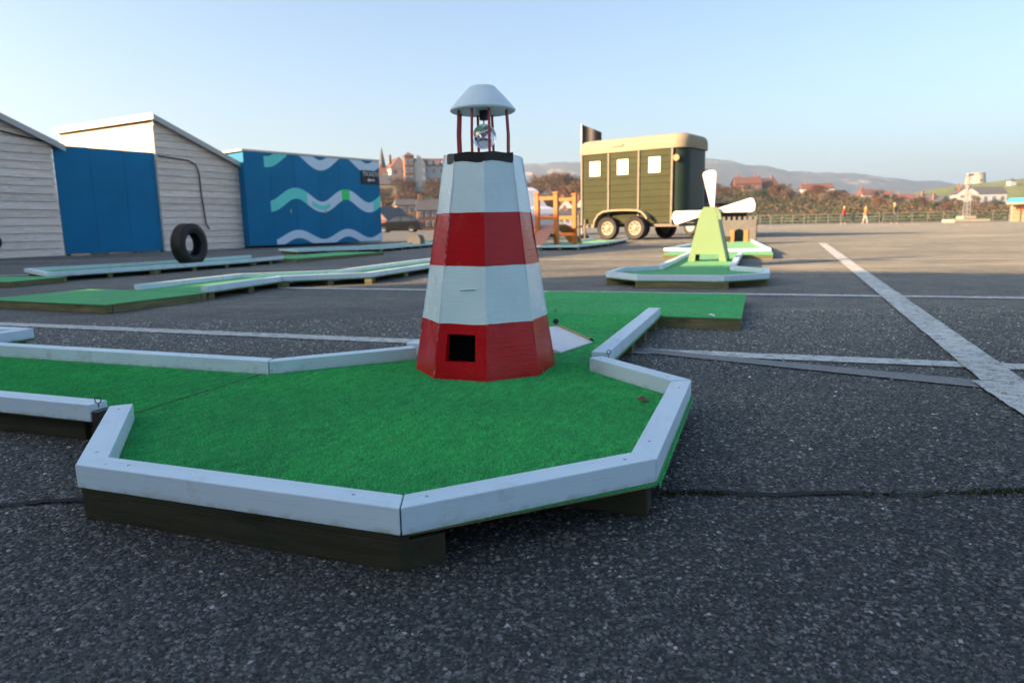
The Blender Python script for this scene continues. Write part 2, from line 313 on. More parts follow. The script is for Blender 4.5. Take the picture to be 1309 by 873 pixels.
# ------------------------------------------------------------------ mesh helpers
class MB:
    def __init__(s): s.v = []; s.f = []
    def add(s, vs, fs):
        b = len(s.v); s.v += [tuple(q) for q in vs]; s.f += [tuple(i + b for i in f) for f in fs]; return s
    def box(s, x0, x1, y0, y1, z0, z1):
        return s.add([(x0, y0, z0), (x1, y0, z0), (x1, y1, z0), (x0, y1, z0), (x0, y0, z1), (x1, y0, z1), (x1, y1, z1), (x0, y1, z1)],
                     [(3, 2, 1, 0), (4, 5, 6, 7), (0, 1, 5, 4), (1, 2, 6, 5), (2, 3, 7, 6), (3, 0, 4, 7)])
    def prism(s, poly, z0, z1):                       # poly counter-clockwise in xy
        n = len(poly)
        return s.add([(x, y, z0) for x, y in poly] + [(x, y, z1) for x, y in poly],
                     [tuple(range(n - 1, -1, -1)), tuple(range(n, 2 * n))] + [(i, (i + 1) % n, n + (i + 1) % n, n + i) for i in range(n)])
    def slab(s, poly, y0, y1):                        # poly in xz, extruded along y
        n = len(poly); a = sum(poly[i][0] * poly[(i + 1) % n][1] - poly[(i + 1) % n][0] * poly[i][1] for i in range(n))
        if a < 0: poly = poly[::-1]
        return s.add([(x, y0, z) for x, z in poly] + [(x, y1, z) for x, z in poly],
                     [tuple(range(n)), tuple(range(2 * n - 1, n - 1, -1))] + [(i, n + i, n + (i + 1) % n, (i + 1) % n) for i in range(n)])
    def tube(s, pts, r, seg=8, caps=True):
        pts = [Vector(p) for p in pts]; n = len(pts); rr = r if hasattr(r, '__len__') else [r] * n
        rings = []; up0 = None
        for i, p in enumerate(pts):
            d = (pts[min(i + 1, n - 1)] - pts[max(i - 1, 0)]).normalized()
            a = up0 if up0 is not None else (Vector((0, 0, 1)) if abs(d.z) < .9 else Vector((1, 0, 0)))
            a = (a - d * a.dot(d)).normalized(); b = d.cross(a); up0 = a
            rings.append([p + (a * math.cos(q) + b * math.sin(q)) * rr[i] for q in [2 * math.pi * j / seg for j in range(seg)]])
        vs = [q for ring in rings for q in ring]
        fs = [(i * seg + j, i * seg + (j + 1) % seg, (i + 1) * seg + (j + 1) % seg, (i + 1) * seg + j) for i in range(n - 1) for j in range(seg)]
        if caps: fs += [tuple(range(seg - 1, -1, -1)), tuple((n - 1) * seg + j for j in range(seg))]
        return s.add(vs, fs)
    def lathe(s, prof, seg=24, c=(0, 0, 0), axis='z', close=False):    # prof: (radius, height)
        vs = []
        for r, z in prof:
            for j in range(seg):
                a = 2 * math.pi * j / seg; q = (r * math.cos(a), r * math.sin(a), z)
                if axis == 'y': q = (q[0], q[2], q[1])
                vs.append((c[0] + q[0], c[1] + q[1], c[2] + q[2]))
        n = len(prof)
        fs = [(i * seg + j, i * seg + (j + 1) % seg, (i + 1) * seg + (j + 1) % seg, (i + 1) * seg + j) for i in range(n - 1) for j in range(seg)]
        if close: fs += [((n - 1) * seg + j, (n - 1) * seg + (j + 1) % seg, (j + 1) % seg, j) for j in range(seg)]
        else: fs += [tuple(range(seg - 1, -1, -1)), tuple((n - 1) * seg + j for j in range(seg))]
        return s.add(vs, fs)
    def mesh(s, name, mat, bevel=0, smooth=False, seg=1):
        me = bpy.data.meshes.new(name); me.from_pydata(s.v, [], s.f); me.materials.append(M[mat] if isinstance(mat, str) else mat)
        bm = bmesh.new(); bm.from_mesh(me)
        bmesh.ops.recalc_face_normals(bm, faces=bm.faces)
        if bevel: bmesh.ops.bevel(bm, geom=bm.edges[:], offset=bevel, segments=seg, affect='EDGES', profile=.5, clamp_overlap=True)
        if smooth:
            for f in bm.faces: f.smooth = True
            for e in bm.edges:
                if len(e.link_faces) == 2 and e.calc_face_angle(0) > R(38): e.smooth = False
        bm.to_mesh(me); bm.free(); return me
    def build(s, name, mat, parent=None, bevel=0, smooth=False, seg=1, loc=None):
        return link(name, s.mesh(name, mat, bevel, smooth, seg), parent, loc)
def link(name, data, parent=None, loc=None, rz=None, scale=None):
    o = bpy.data.objects.new(name, data); col.objects.link(o)
    if parent is not None: o.parent = parent
    if loc is not None: o.location = loc
    if rz is not None: o.rotation_euler = (0, 0, rz)
    if scale is not None: o.scale = scale
    return o
def tag(o, label=None, cat=None, group=None, kind=None):
    if label: o['label'] = label
    if cat: o['category'] = cat
    if group: o['group'] = group
    if kind: o['kind'] = kind
    return o
def thing(name, label, cat, loc=(0, 0, 0), rz=0, group=None):
    return tag(link(name, None, None, loc, rz), label, cat, group)
def copy_tree(o, parent=None):
    c = o.copy(); col.objects.link(c); c.parent = parent
    for ch in list(o.children): copy_tree(ch, c)
    return c
def arr_mesh(name, verts, tris, mat, smooth=False):
    me = bpy.data.meshes.new(name); nv, nf = len(verts), len(tris)
    me.vertices.add(nv); me.vertices.foreach_set('co', np.asarray(verts, dtype=np.float32).ravel())
    me.loops.add(nf * 3); me.loops.foreach_set('vertex_index', np.asarray(tris, dtype=np.int32).ravel())
    me.polygons.add(nf); me.polygons.foreach_set('loop_start', np.arange(0, nf * 3, 3, dtype=np.int32)); me.polygons.foreach_set('loop_total', np.full(nf, 3, dtype=np.int32))
    me.materials.append(M[mat]); me.update(calc_edges=True); me.validate(); return me

# the golf holes follow the bay markings: u along the bays, v away from the camera
TH = R(-19.8); CT, ST = math.cos(TH), math.sin(TH)
def W(u, v): return (u * CT - v * ST, u * ST + v * CT)

# ------------------------------------------------------------------ ground
def sheet(name, poly, z, mat, kind='structure'):
    me = bpy.data.meshes.new(name); me.from_pydata([(x, y, z) for x, y in poly], [], [tuple(range(len(poly)))]); me.materials.append(M[mat])
    return tag(link(name, me), kind=kind)
sheet('ground', [(-6000, -1500), (6000, -1500), (6000, 6000), (-6000, 6000)], -.35, 'earth')
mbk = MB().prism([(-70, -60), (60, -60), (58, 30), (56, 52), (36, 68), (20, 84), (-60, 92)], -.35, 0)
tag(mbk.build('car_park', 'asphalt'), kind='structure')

def stripe(name, a, b, w0, w1, mat='line', z=.004, n=60, jag=.0022):
    a, b = Vector(a), Vector(b); d = (b - a).normalized(); nn = Vector((-d.y, d.x)); vs = []; fs = []
    for i in range(n + 1):
        f = i / n; p = a.lerp(b, f); w = w0 + (w1 - w0) * f
        l, r = p + nn * (w / 2 + rnd.uniform(-jag, jag)), p - nn * (w / 2 + rnd.uniform(-jag, jag))
        vs += [(l.x, l.y, z), (r.x, r.y, z)]
        if i: fs.append((2 * i - 2, 2 * i - 1, 2 * i + 1, 2 * i))
    me = bpy.data.meshes.new(name); me.from_pydata(vs, [], fs); me.materials.append(M[mat]); return tag(link(name, me), kind='structure')
stripe('road_marking', W(-9, 2.46), W(5, 2.60), .10, .10, n=160)
stripe('road_marking', W(-3.75, 4.66), W(9, 4.94), .105, .105, n=160)
stripe('road_marking', (1.07, .9), (1.40, 1.93), .14, .14, z=.008); stripe('road_marking', (1.415, 1.93), (6.25, 13.9), .115, .14, z=.008, n=120)
stripe('road_marking', W(-3.4, 9.0), W(11, 9.3), .1, .1); stripe('road_marking', W(1.5, 13.6), W(13, 13.8), .1, .1)
stripe('road_marking', (.40, 2.60), (1.42, 1.86), .075, .11, 'ghost', .0045)
stripe('road_marking', (1.5, 1.80), (2.6, 1.1), .1, .1, 'ghost', .0045)
stripe('road_marking', (-8.5, 8.2), (-4.5, 8.0), .1, .1)

# crack in the tarmac: flat ragged strip painted dark for the groove's shade, moss tufts
def crack():
    vs = []; fs = []; n = 260
    for i in range(n + 1):
        x = -2.0 + 4.4 * i / n; y = 1.152 - .012 * x + .010 * math.sin(x * 7) + .006 * math.sin(x * 23 + 1) + rnd.uniform(-.003, .003)
        w = .0045 + .002 * math.sin(x * 5) + rnd.uniform(-.002, .003)
        vs += [(x, y + w, .0045), (x, y - w, .0045)]
        if i: fs.append((2 * i - 2, 2 * i - 1, 2 * i + 1, 2 * i))
    me = bpy.data.meshes.new('tarmac_crack'); me.from_pydata(vs, [], fs); me.materials.append(M['dark']); tag(link('tarmac_crack', me), kind='structure')
    rs = np.random.RandomState(3); N = 2600
    x = rs.uniform(.25, 1.6, N) if True else 0
    x = np.where(rs.rand(N) < .35, rs.uniform(-1.6, -.78, N), x); keep = (np.sin(x * 9) + np.sin(x * 23) * .6 + rs.randn(N) * .5) > .25; x = x[keep]; N = len(x)
    y = 1.147 - .012 * x + .010 * np.sin(x * 7) + rs.randn(N) * .006
    a = rs.uniform(0, 6.28, N); s = rs.uniform(.0015, .004, N); hgt = rs.uniform(.003, .008, N)
    V = np.zeros((N, 3, 3)); V[:, 0] = np.c_[x - s * np.cos(a), y - s * np.sin(a), np.full(N, .003)]; V[:, 1] = np.c_[x + s * np.cos(a), y + s * np.sin(a), np.full(N, .003)]
    V[:, 2] = np.c_[x + rs.randn(N) * .003, y + rs.randn(N) * .003, hgt + .002]
    tag(link('moss', arr_mesh('moss', V.reshape(-1, 3), np.arange(N * 3).reshape(-1, 3), 'moss')), 'low green moss growing along the crack in the tarmac', 'moss', kind='stuff')
crack()

def chippings():
    rs = np.random.RandomState(11); N = 230000
    y = .62 + 3.0 * rs.rand(N) ** 1.75; x = (rs.rand(N) * 2 - 1) * (.82 * y + .12)
    kc = np.abs(y - (1.152 - .012 * x + .010 * np.sin(x * 7))) > .0075 + .003 * np.sin(x * 31); x, y = x[kc], y[kc]; N = len(x)
    a0 = rs.uniform(0, 6.28, N); s = (.0016 + .0040 * rs.rand(N) ** 1.6) * (.85 + .25 * y / 2); hz = s * rs.uniform(.28, .75, N); K = 5
    V = np.zeros((N, K + 1, 3)); el = rs.uniform(.6, 1, N); ea = rs.uniform(0, 3.14, N)
    for j in range(K):
        a = a0 + j * 2 * np.pi / K + rs.uniform(-.35, .35, N); r = s * rs.uniform(.75, 1.2, N)
        px, py = r * np.cos(a), r * np.sin(a) * el
        V[:, j, 0] = x + px * np.cos(ea) - py * np.sin(ea); V[:, j, 1] = y + px * np.sin(ea) + py * np.cos(ea); V[:, j, 2] = .0004
    big = rs.rand(N) < .004; s = np.where(big, s * 1.7, s); hz = np.where(big, hz * 2.2, hz)
    V[:, K, 0] = x + s * rs.uniform(-.4, .4, N); V[:, K, 1] = y + s * rs.uniform(-.4, .4, N); V[:, K, 2] = hz
    base = (np.arange(N) * (K + 1))[:, None]
    F = np.concatenate([np.stack([base[:, 0] + j, base[:, 0] + (j + 1) % K, base[:, 0] + K], 1) for j in range(K)])
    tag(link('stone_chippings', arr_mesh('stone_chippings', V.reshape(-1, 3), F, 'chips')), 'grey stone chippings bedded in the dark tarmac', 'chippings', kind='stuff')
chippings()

# ------------------------------------------------------------------ golf decks
ZD = .055; ZK = .095; KW = .046
def offset_line(pts, w):
    """polyline shifted w to its left with mitred corners"""
    pts = [Vector(p) for p in pts]; n = len(pts); out = []
    for i in range(n):
        ds = []
        if i > 0: ds.append((pts[i] - pts[i - 1]).normalized())
        if i < n - 1: ds.append((pts[i + 1] - pts[i]).normalized())
        ns = [Vector((-d.y, d.x)) for d in ds]
        if len(ns) == 1: out.append(pts[i] + ns[0] * w)
        else:
            b = (ns[0] + ns[1]).normalized(); out.append(pts[i] + b * (w / max(.3, b.dot(ns[0]))))
    return out
screw_m = MB().lathe([(.0026, -.001), (.0026, .0003), (.001, -.0003)], 10).mesh('screw', 'hook')
def kerb_run(root, pts, w=KW, z0=ZD + .0005, z1=ZK, gap=.0012, bevel=.0016, owners=None):
    """white kerb timbers, one object each, mitred; pts is the outer edge, the inner edge lies to its left"""
    inn = offset_line(pts, w); pts = [Vector(p) for p in pts]
    for i in range(len(pts) - 1):
        d = (pts[i + 1] - pts[i]).normalized() * gap
        q = [pts[i] + d, pts[i + 1] - d, inn[i + 1] - d, inn[i] + d]
        c = (q[0] + q[1] + q[2] + q[3]) / 4; ang = math.atan2(d.y, d.x); dz = rnd.uniform(-.0012, .0012)
        loc = [((p - c).x * math.cos(-ang) - (p - c).y * math.sin(-ang), (p - c).x * math.sin(-ang) + (p - c).y * math.cos(-ang)) for p in q]
        own, ox, oy = (root, 0, 0) if not owners else owners[i]
        o = MB().prism(loc, z0, z1 + dz).build('kerb', 'kerb', own, bevel, seg=2); o.location = (c.x - ox, c.y - oy, 0); o.rotation_euler = (0, 0, ang)
        if bevel:
            L = (q[1] - q[0]).length
            for sx in ((-.38, .36) if L > .3 else (.05,)):
                link('screw', screw_m, o, (sx * L + rnd.uniform(-.02, .02), rnd.uniform(-.004, .004), z1 + dz + .0001))
def beam(root, a, b, w=.045, z0=0, z1=ZD - .0095, name='joist', mat='timber', bevel=.002):
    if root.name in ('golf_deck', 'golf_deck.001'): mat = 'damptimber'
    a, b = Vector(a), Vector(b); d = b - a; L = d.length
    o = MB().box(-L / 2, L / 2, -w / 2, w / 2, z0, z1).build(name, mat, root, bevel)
    o.location = ((a.x + b.x) / 2, (a.y + b.y) / 2, 0); o.rotation_euler = (0, 0, math.atan2(d.y, d.x)); return o
def eye_hook(root, x, y, z=ZK, rz=0):
    m = MB(); r = .0065
    m.tube([(0, 0, -.006), (0, 0, .004)] + [(r * math.sin(a), 0, .004 + r - r * math.cos(a)) for a in [i * math.pi / 9 for i in range(1, 18)]], .0013, 6)
    o = m.build('eye_hook', 'hook', root, smooth=True); o.location = (x, y, z); o.rotation_euler = (0, 0, rz)
def board(root, poly, fringe=True):
    MB().prism(poly, ZD - .0045, ZD).build('carpet', 'carpet', root)
    c = Vector((sum(p[0] for p in poly) / len(poly), sum(p[1] for p in poly) / len(poly)))
    MB().prism([tuple(c + (Vector(p) - c) * .992) for p in poly], ZD - .0092, ZD - .0048).build('plywood', 'ply', root)
def in_poly(x, y, poly):
    ins = np.zeros(len(x), bool); n = len(poly)
    for i in range(n):
        (x0, y0), (x1, y1) = poly[i], poly[(i + 1) % n]
        if y0 == y1: continue
        ins ^= ((y0 > y) != (y1 > y)) & (x < (x1 - x0) * (y - y0) / (y1 - y0) + x0)
    return ins
def pile(root, poly, N, seed, h=(.0016, .0042)):
    rs = np.random.RandomState(seed); P = np.array(poly); lo, hi = P.min(0), P.max(0)
    x = rs.uniform(lo[0], hi[0], N); y = rs.uniform(lo[1], hi[1], N); k = in_poly(x, y, poly); x, y = x[k], y[k]; N = len(x)
    a = rs.uniform(0, 6.28, N); s = rs.uniform(.0004, .0008, N); hz = rs.uniform(*h, N); lean = rs.uniform(.0005, .0045, N); la = rs.normal(.6, 1.1, N)
    V = np.zeros((N, 3, 3)); V[:, 0] = np.c_[x - s * np.cos(a), y - s * np.sin(a), np.full(N, ZD - .0005)]; V[:, 1] = np.c_[x + s * np.cos(a), y + s * np.sin(a), np.full(N, ZD - .0005)]
    V[:, 2] = np.c_[x + lean * np.cos(la), y + lean * np.sin(la), ZD + hz]
    tag(link('carpet_pile', arr_mesh('carpet_pile', V.reshape(-1, 3), np.arange(N * 3).reshape(-1, 3), 'pile'), root), kind='stuff')

# --- the lighthouse hole (octagon, approach, runway, end pad); u,v relative to the octagon's centre
OC = (-.755, 1.395); HX = .61; FX = .305                     # half width, half flat
ocx, ocy = W(*OC)
octagon = thing('golf_deck', 'octagonal green golf deck with white kerbs that the red and white lighthouse stands on', 'golf deck', (ocx, ocy, 0), TH, 'mini golf decks')
def octo(h=HX, f=FX): return [(-f, -h), (f, -h), (h, -f), (h, f), (f, h), (-f, h), (-h, f), (-h, -f)]
board(octagon, [(-FX, -HX + .012), (FX - .004, -HX + .012), (HX + .003, -FX), (HX + .003, FX), (FX, HX), (-FX, HX), (-HX + .001, FX), (-HX + .001, -FX)])
kerb_run(octagon, [(-HX + .012, -FX + .01), (-FX, -HX), (FX, -HX), (HX, -FX), (HX, FX - .01), (.335, .545)])
for y, x in ((-.30, .598), (0.0, .598), (.27, .598), (.52, .30)): beam(octagon, (-x, y), (x, y))
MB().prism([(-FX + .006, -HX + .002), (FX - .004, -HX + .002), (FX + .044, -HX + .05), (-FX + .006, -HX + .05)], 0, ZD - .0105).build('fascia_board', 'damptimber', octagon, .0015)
MB().prism([(-FX + .006, -HX + .002), (FX - .004, -HX + .002), (FX + .006, -HX + .0115), (-FX + .006, -HX + .0115)], ZD - .0104, ZD - .0003).build('edge_strip', 'damptimber', octagon)
pile(octagon, [(p[0] * (.998 if p[0] < -.5 else .97), p[1] * (.998 if p[1] > .5 else .97)) for p in octo()], 620000, 5)
eye_hook(octagon, .352, .556, rz=.8)
# frayed carpet edge under the right-hand kerb
rs = np.random.RandomState(9); N = 2600; yy = rs.uniform(-FX, FX, N); V = np.zeros((N, 3, 3)); xx = HX + .003 + rs.uniform(0, .002, N)
V[:, 0] = np.c_[xx, yy - .001, np.full(N, ZD - .001)]; V[:, 1] = np.c_[xx, yy + .001, np.full(N, ZD - .001)]; V[:, 2] = np.c_[xx + rs.uniform(0, .003, N), yy + rs.randn(N) * .002, ZD - .004 - rs.uniform(.002, .007, N)]
tag(link('frayed_edge', arr_mesh('frayed_edge', V.reshape(-1, 3), np.arange(N * 3).reshape(-1, 3), 'pile'), octagon), kind='stuff')

MB().box(-HX - .0065, -HX + .0005, -FX + .04, FX - .06, ZD, ZD + .0012).build('seam', 'dark', octagon)
rs = np.random.RandomState(41); N = 90; x = rs.uniform(-.5, .5, N); y = rs.uniform(-.5, .4, N); a = rs.uniform(0, 6.28, N); L = rs.uniform(.0012, .006, N); wd_ = rs.uniform(.0005, .0012, N)
V = np.stack([np.c_[x - L * np.cos(a), y - L * np.sin(a), np.full(N, ZD + .0042)], np.c_[x + L * np.cos(a), y + L * np.sin(a), np.full(N, ZD + .0046)], np.c_[x - wd_ * np.sin(a), y + wd_ * np.cos(a), np.full(N, ZD + .0058)]], 1)
tag(link('straw_bits', arr_mesh('straw_bits', V.reshape(-1, 3), np.arange(N * 3).reshape(-1, 3), 'bamboo'), octagon), kind='stuff')
# approach deck running off to the left
ax, ay = W(-1.367, 1.37)
approach = thing('golf_deck', 'straight green approach deck with two white kerbs joined to the octagonal deck', 'golf deck', (ax, ay, 0), TH, 'mini golf decks')
board(approach, [(-2.4, -.262), (-.001, -.262), (-.001, .285), (-2.4, .285)])
kerb_run(approach, [(-2.4, -.28), (-.035, -.28)]); kerb_run(octagon, [(-.30, .575), (-.605, .270), (-3.0, .268)], owners=[(octagon, 0, 0), (approach, -.612, -.0235)])
eye_hook(approach, -.022, -.268, ZK - .002, rz=.5)
for x in (-.05, -.55, -1.1, -1.7): beam(approach, (x, -.255), (x, .265))
beam(approach, (-2.39, -.235), (-.09, -.235), .04, 0, ZD - .011)
MB().box(-.034, -.013, -.278, -.24, .02, ZK - .015).build('end_block', 'hook', approach, .001)
pile(approach, [(-1.5, -.23), (-.004, -.23), (-.004, .235), (-1.5, .235)], 330000, 6)

# runway behind the lighthouse
rx_, ry_ = W(-.755, 2.59)
runway = thing('golf_deck', 'narrow green runway deck behind the lighthouse leading to the flat end pad', 'golf deck', (rx_, ry_, 0), TH, 'mini golf decks')
board(runway, [(-.335, -.582), (.341, -.582), (.341, .558), (-.335, .558)])
kerb_run(runway, [(.34, -.588), (.34, .555)], .052); kerb_run(runway, [(-.34, .555), (-.34, -.588)], .052)
for y in (-.40, -.10, .20, .50): beam(runway, (-.33, y), (.331, y))
eye_hook(runway, .352, .50, .05)
pile(runway, [(-.28, -.58), (.285, -.58), (.285, .555), (-.28, .555)], 120000, 8)
# end pad
px_, py_ = W(-.665, 3.69)
endpad = thing('golf_deck', 'flat square green pad without kerbs at the end of the lighthouse runway', 'golf deck', (px_, py_, 0), TH, 'mini golf decks')
board(endpad, [(-.60, -.535), (.60, -.535), (.60, .53), (-.60, .53)])
beam(endpad, (-.595, -.51), (.595, -.51), .044, 0, ZD - .0095, 'fascia_board'); beam(endpad, (-.595, .506), (.595, .506), .044, 0, ZD - .0095, 'fascia_board')
for s in (-1, 1): beam(endpad, (.574 * s, -.485), (.574 * s, .482), .044, 0, ZD - .0095, 'fascia_board')
beam(endpad, (0, -.485), (0, .482))
eye_hook(endpad, -.25, -.52, ZD); pile(endpad, [(-.598, -.533), (.598, -.533), (.598, .528), (-.598, .528)], 90000, 12)
# neighbouring deck's corner at the far left
cx_, cy_ = W(-2.78, 1.69)
cornerdeck = thing('golf_deck', 'green deck end with white kerbs just behind the straight approach deck', 'golf deck', (cx_, cy_, 0), TH, 'mini golf decks')
board(cornerdeck, [(-1.6, 0), (0, 0), (0, .27), (-1.6, .27)]); kerb_run(cornerdeck, [(0, .012), (0, .27), (-1.6, .27)], .05)
for x in (-1.5, -1.0, -.5, -.06): beam(cornerdeck, (x, .01), (x, .26))

# dry leaf and scrap
def litter(name, label, cat, loc, mat, s, rz):
    m = MB(); n = 7
    vs = [(0, 0, .006 * s)] + [(s * .02 * (1 + .5 * (i % 2)) * math.cos(i * 6.283 / n), s * .013 * (1 + .4 * (i % 2)) * math.sin(i * 6.283 / n), s * .004 * ((i * 7) % 3)) for i in range(n)]
    m.add(vs + [(x, y, z - .0012) for x, y, z in vs], [(0, i + 1, (i + 1) % n + 1) for i in range(n)] + [(n + 1, n + 2 + (i + 1) % n, n + 2 + i) for i in range(n)] + [(i + 1, n + 2 + i, n + 2 + (i + 1) % n, (i + 1) % n + 1) for i in range(n)])
    o = m.build(name, mat); o.location = loc; o.rotation_euler = (.35, .2, rz); tag(o, label, cat); return o
x, y = W(-.245, 1.60); litter('dry_leaf', 'curled brown leaf lying in the corner of the octagonal deck', 'leaf', (x, y, ZD + .004), 'leafdry', .8, .7)
x, y = W(-.19, 3.19); litter('paper_scrap', 'small white scrap at the front edge of the flat end pad', 'scrap', (x, y, ZD + .004), 'scrap', .7, .1)

# ------------------------------------------------------------------ lighthouse
lx, ly = W(-.765, 1.888)
lh = thing('lighthouse', 'red and white striped octagonal wooden lighthouse with open lantern on the green deck', 'lighthouse', (lx, ly, ZD + .001), TH)
HB = .608; RB = .209; RT = .112
def oct_pt(i, f, off=0):
    a = R(-112.5 + 45 * i); r = RB + (RT - RB) * f + off; lean = .008 * f
    return (r * math.cos(a) + lean, r * math.sin(a), HB * f)
def panel_grid(i, nu, nv, hole=None):
    """one tapered wall panel with thickness, optional rectangular hole (s0,s1,f0,f1)"""
    def pt(s, f, off):
        a, b = Vector(oct_pt(i, f, off)), Vector(oct_pt(i + 1, f, off)); return a.lerp(b, s)
    ss = sorted(set([j / nu for j in range(nu + 1)] + (list(hole[:2]) if hole else []))); fs_ = sorted(set([j / nv for j in range(nv + 1)] + (list(hole[2:]) if hole else [])))
    m = MB(); NU, NV = len(ss), len(fs_); vs = []
    for off in (0, -.0135):
        for f in fs_:
            for s in ss:
                q = pt(s, f, off)
                if off == 0:
                    n = Vector((q.x, q.y, 0)).normalized(); q = q + n * (.0016 * math.sin(s * 5 + i * 2 + f * 13) * math.sin(f * 9 + i))
                vs.append(q)
    fc = []; A = lambda k, r, c: k * NU * NV + r * NU + c
    def solid(r, c):
        if r < 0 or c < 0 or r >= NV - 1 or c >= NU - 1: return False
        if hole and hole[0] - 1e-6 <= ss[c] < hole[1] - 1e-6 and hole[2] - 1e-6 <= fs_[r] < hole[3] - 1e-6: return False
        return True
    for r in range(NV - 1):
        for c in range(NU - 1):
            if not solid(r, c): continue
            fc.append((A(0, r, c), A(0, r, c + 1), A(0, r + 1, c + 1), A(0, r + 1, c))); fc.append((A(1, r + 1, c), A(1, r + 1, c + 1), A(1, r, c + 1), A(1, r, c)))
            for dr, dc, e in ((-1, 0, ((r, c), (r, c + 1))), (1, 0, ((r + 1, c + 1), (r + 1, c))), (0, -1, ((r + 1, c), (r, c))), (0, 1, ((r, c + 1), (r + 1, c + 1)))):
                if not solid(r + dr, c + dc):
                    (r0, c0), (r1, c1) = e; fc.append((A(0, r1, c1), A(0, r0, c0), A(1, r0, c0), A(1, r1, c1)))
    m.add(vs, fc); return m
for i in range(8):
    hole = (.20, .78, .082, .205) if i == 0 else ((.25, .75, 0, .14) if i == 4 else None)
    panel_grid(i, 6, 30, hole).build('wall_panel', 'band', lh, smooth=True)
for i in range(8):
    m = MB(); m.tube([oct_pt(i, j / 24, -.0012 + rnd.uniform(-.0005, .0005)) for j in range(25)], .0026, 6); m.build('corner_bead', 'bead' if i in (0, 7) else 'band', lh, smooth=True)
MB().prism([oct_pt(i, 1, -.001)[:2] for i in range(8)], HB - .008, HB + .004).build('top_board', 'roofcap', lh, .001)
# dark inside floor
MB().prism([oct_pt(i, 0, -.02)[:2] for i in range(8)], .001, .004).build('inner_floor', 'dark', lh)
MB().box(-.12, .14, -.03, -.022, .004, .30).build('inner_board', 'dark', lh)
# black tape lapped round the front of the rim
tm = MB(); vs = []; fs = []; path = []
for i, (a, b) in enumerate(((7, 0), (0, 1), (1, 2))):
    for j in range(8): path.append(Vector(oct_pt(a % 8, 1, .0035)).lerp(Vector(oct_pt(b if b < 8 else b - 8, 1, .0035)), j / 8))
path.append(Vector(oct_pt(2, 1, .0035))); path = path[3:]
for j, p in enumerate(path):
    z0 = HB - .016 - .003 * math.sin(j * .7) - rnd.uniform(0, .0015); z1 = HB + .0085 + .0015 * math.sin(j * .9); n = Vector((p.x, p.y, 0)).normalized() * .006
    vs += [(p.x, p.y, z0), (p.x, p.y, z1), (p.x - n.x * 3, p.y - n.y * 3, z1 + .001), (p.x - n.x, p.y - n.y, z0)]
    if j:
        b = 4 * j
        for q in range(4): fs.append((b - 4 + q, b + q, b + (q + 1) % 4, b - 4 + (q + 1) % 4))
fs += [(0, 1, 2, 3), tuple(4 * (len(path) - 1) + q for q in (3, 2, 1, 0))]
tm.add(vs, fs).build('rim_tape', 'tape', lh, smooth=True)
# lantern
ZL = HB + .004; ZR = .735; lc = (.010, .0)
for i in range(8):
    a = R(-97 + 45 * i + (3, -4, 5, -2, 6, -5, 2, 0)[i]); r = .074
    MB().tube([(lc[0] + r * math.cos(a), r * math.sin(a), ZL - .004), (lc[0] + (r + .001) * math.cos(a + .01), (r + .001) * math.sin(a + .01), ZL + .06), (lc[0] + (r - .003) * math.cos(a + .02), (r - .003) * math.sin(a + .02), ZR + .006)], .0041, 8).build('lantern_rod', 'rod', lh, smooth=True)
rf = MB().lathe([(.040, ZR + .004), (.088, ZR), (.0925, ZR + .003), (.093, ZR + .007), (.066, ZR + .038), (.0375, ZR + .067), (.034, ZR + .070), (.012, ZR + .0715)], 48, (lc[0], lc[1], 0)).build('lantern_roof', 'roofcap', lh, smooth=True)
MB().lathe([(.012, ZR - .022), (.0125, ZR + .003)], 16, (lc[0] + .004, -.005, 0)).build('lamp_socket', 'tape', lh, smooth=True)
MB().lathe([(.002, ZR - .036), (.002, ZR - .022)], 8, (lc[0] + .004, -.005, 0)).build('lamp_stem', 'hook', lh)
gl = MB(); rad = .0345; zc = .668
def sphere(m, c, r, nu=32, nv=18, v0=-90, v1=90):
    prof = [(r * math.cos(R(v0 + (v1 - v0) * j / nv)) + 1e-5, r * math.sin(R(v0 + (v1 - v0) * j / nv))) for j in range(nv + 1)]
    return m.lathe(prof, nu, c)
sphere(gl, (lc[0] + .004, -.004, zc), rad); gl.build('glass_globe', 'globe', lh, smooth=True)
mr = MB(); prof = [(.0195 * math.cos(R(q)), .0195 * math.sin(R(q))) for q in range(-88, 21, 12)]
mr.lathe(prof + [(r * .9, z) for r, z in prof[::-1]], 24, (0, 0, 0), close=True); ro = mr.build('reflector', 'mirror', lh, smooth=True)
ro.location = (lc[0] + .004, -.004, zc - .004); ro.rotation_euler = (R(28), R(-24), 0)
# lifted flake of paint on the front white band
m = MB(); m.add([(0, 0, 0), (.045, 0, .004), (.046, -.003, .0065), (.001, -.002, .003), (.0, .002, 0), (.045, .002, .004), (.046, -.001, .0075), (.001, 0, .004)], [(0, 1, 2, 3), (7, 6, 5, 4), (0, 4, 5, 1), (1, 5, 6, 2), (2, 6, 7, 3), (3, 7, 4, 0)])
p0 = Vector(oct_pt(0, .40, .0015)).lerp(Vector(oct_pt(1, .40, .0015)), .42); fl = m.build('paint_flake', 'roofcap', lh); fl.location = p0

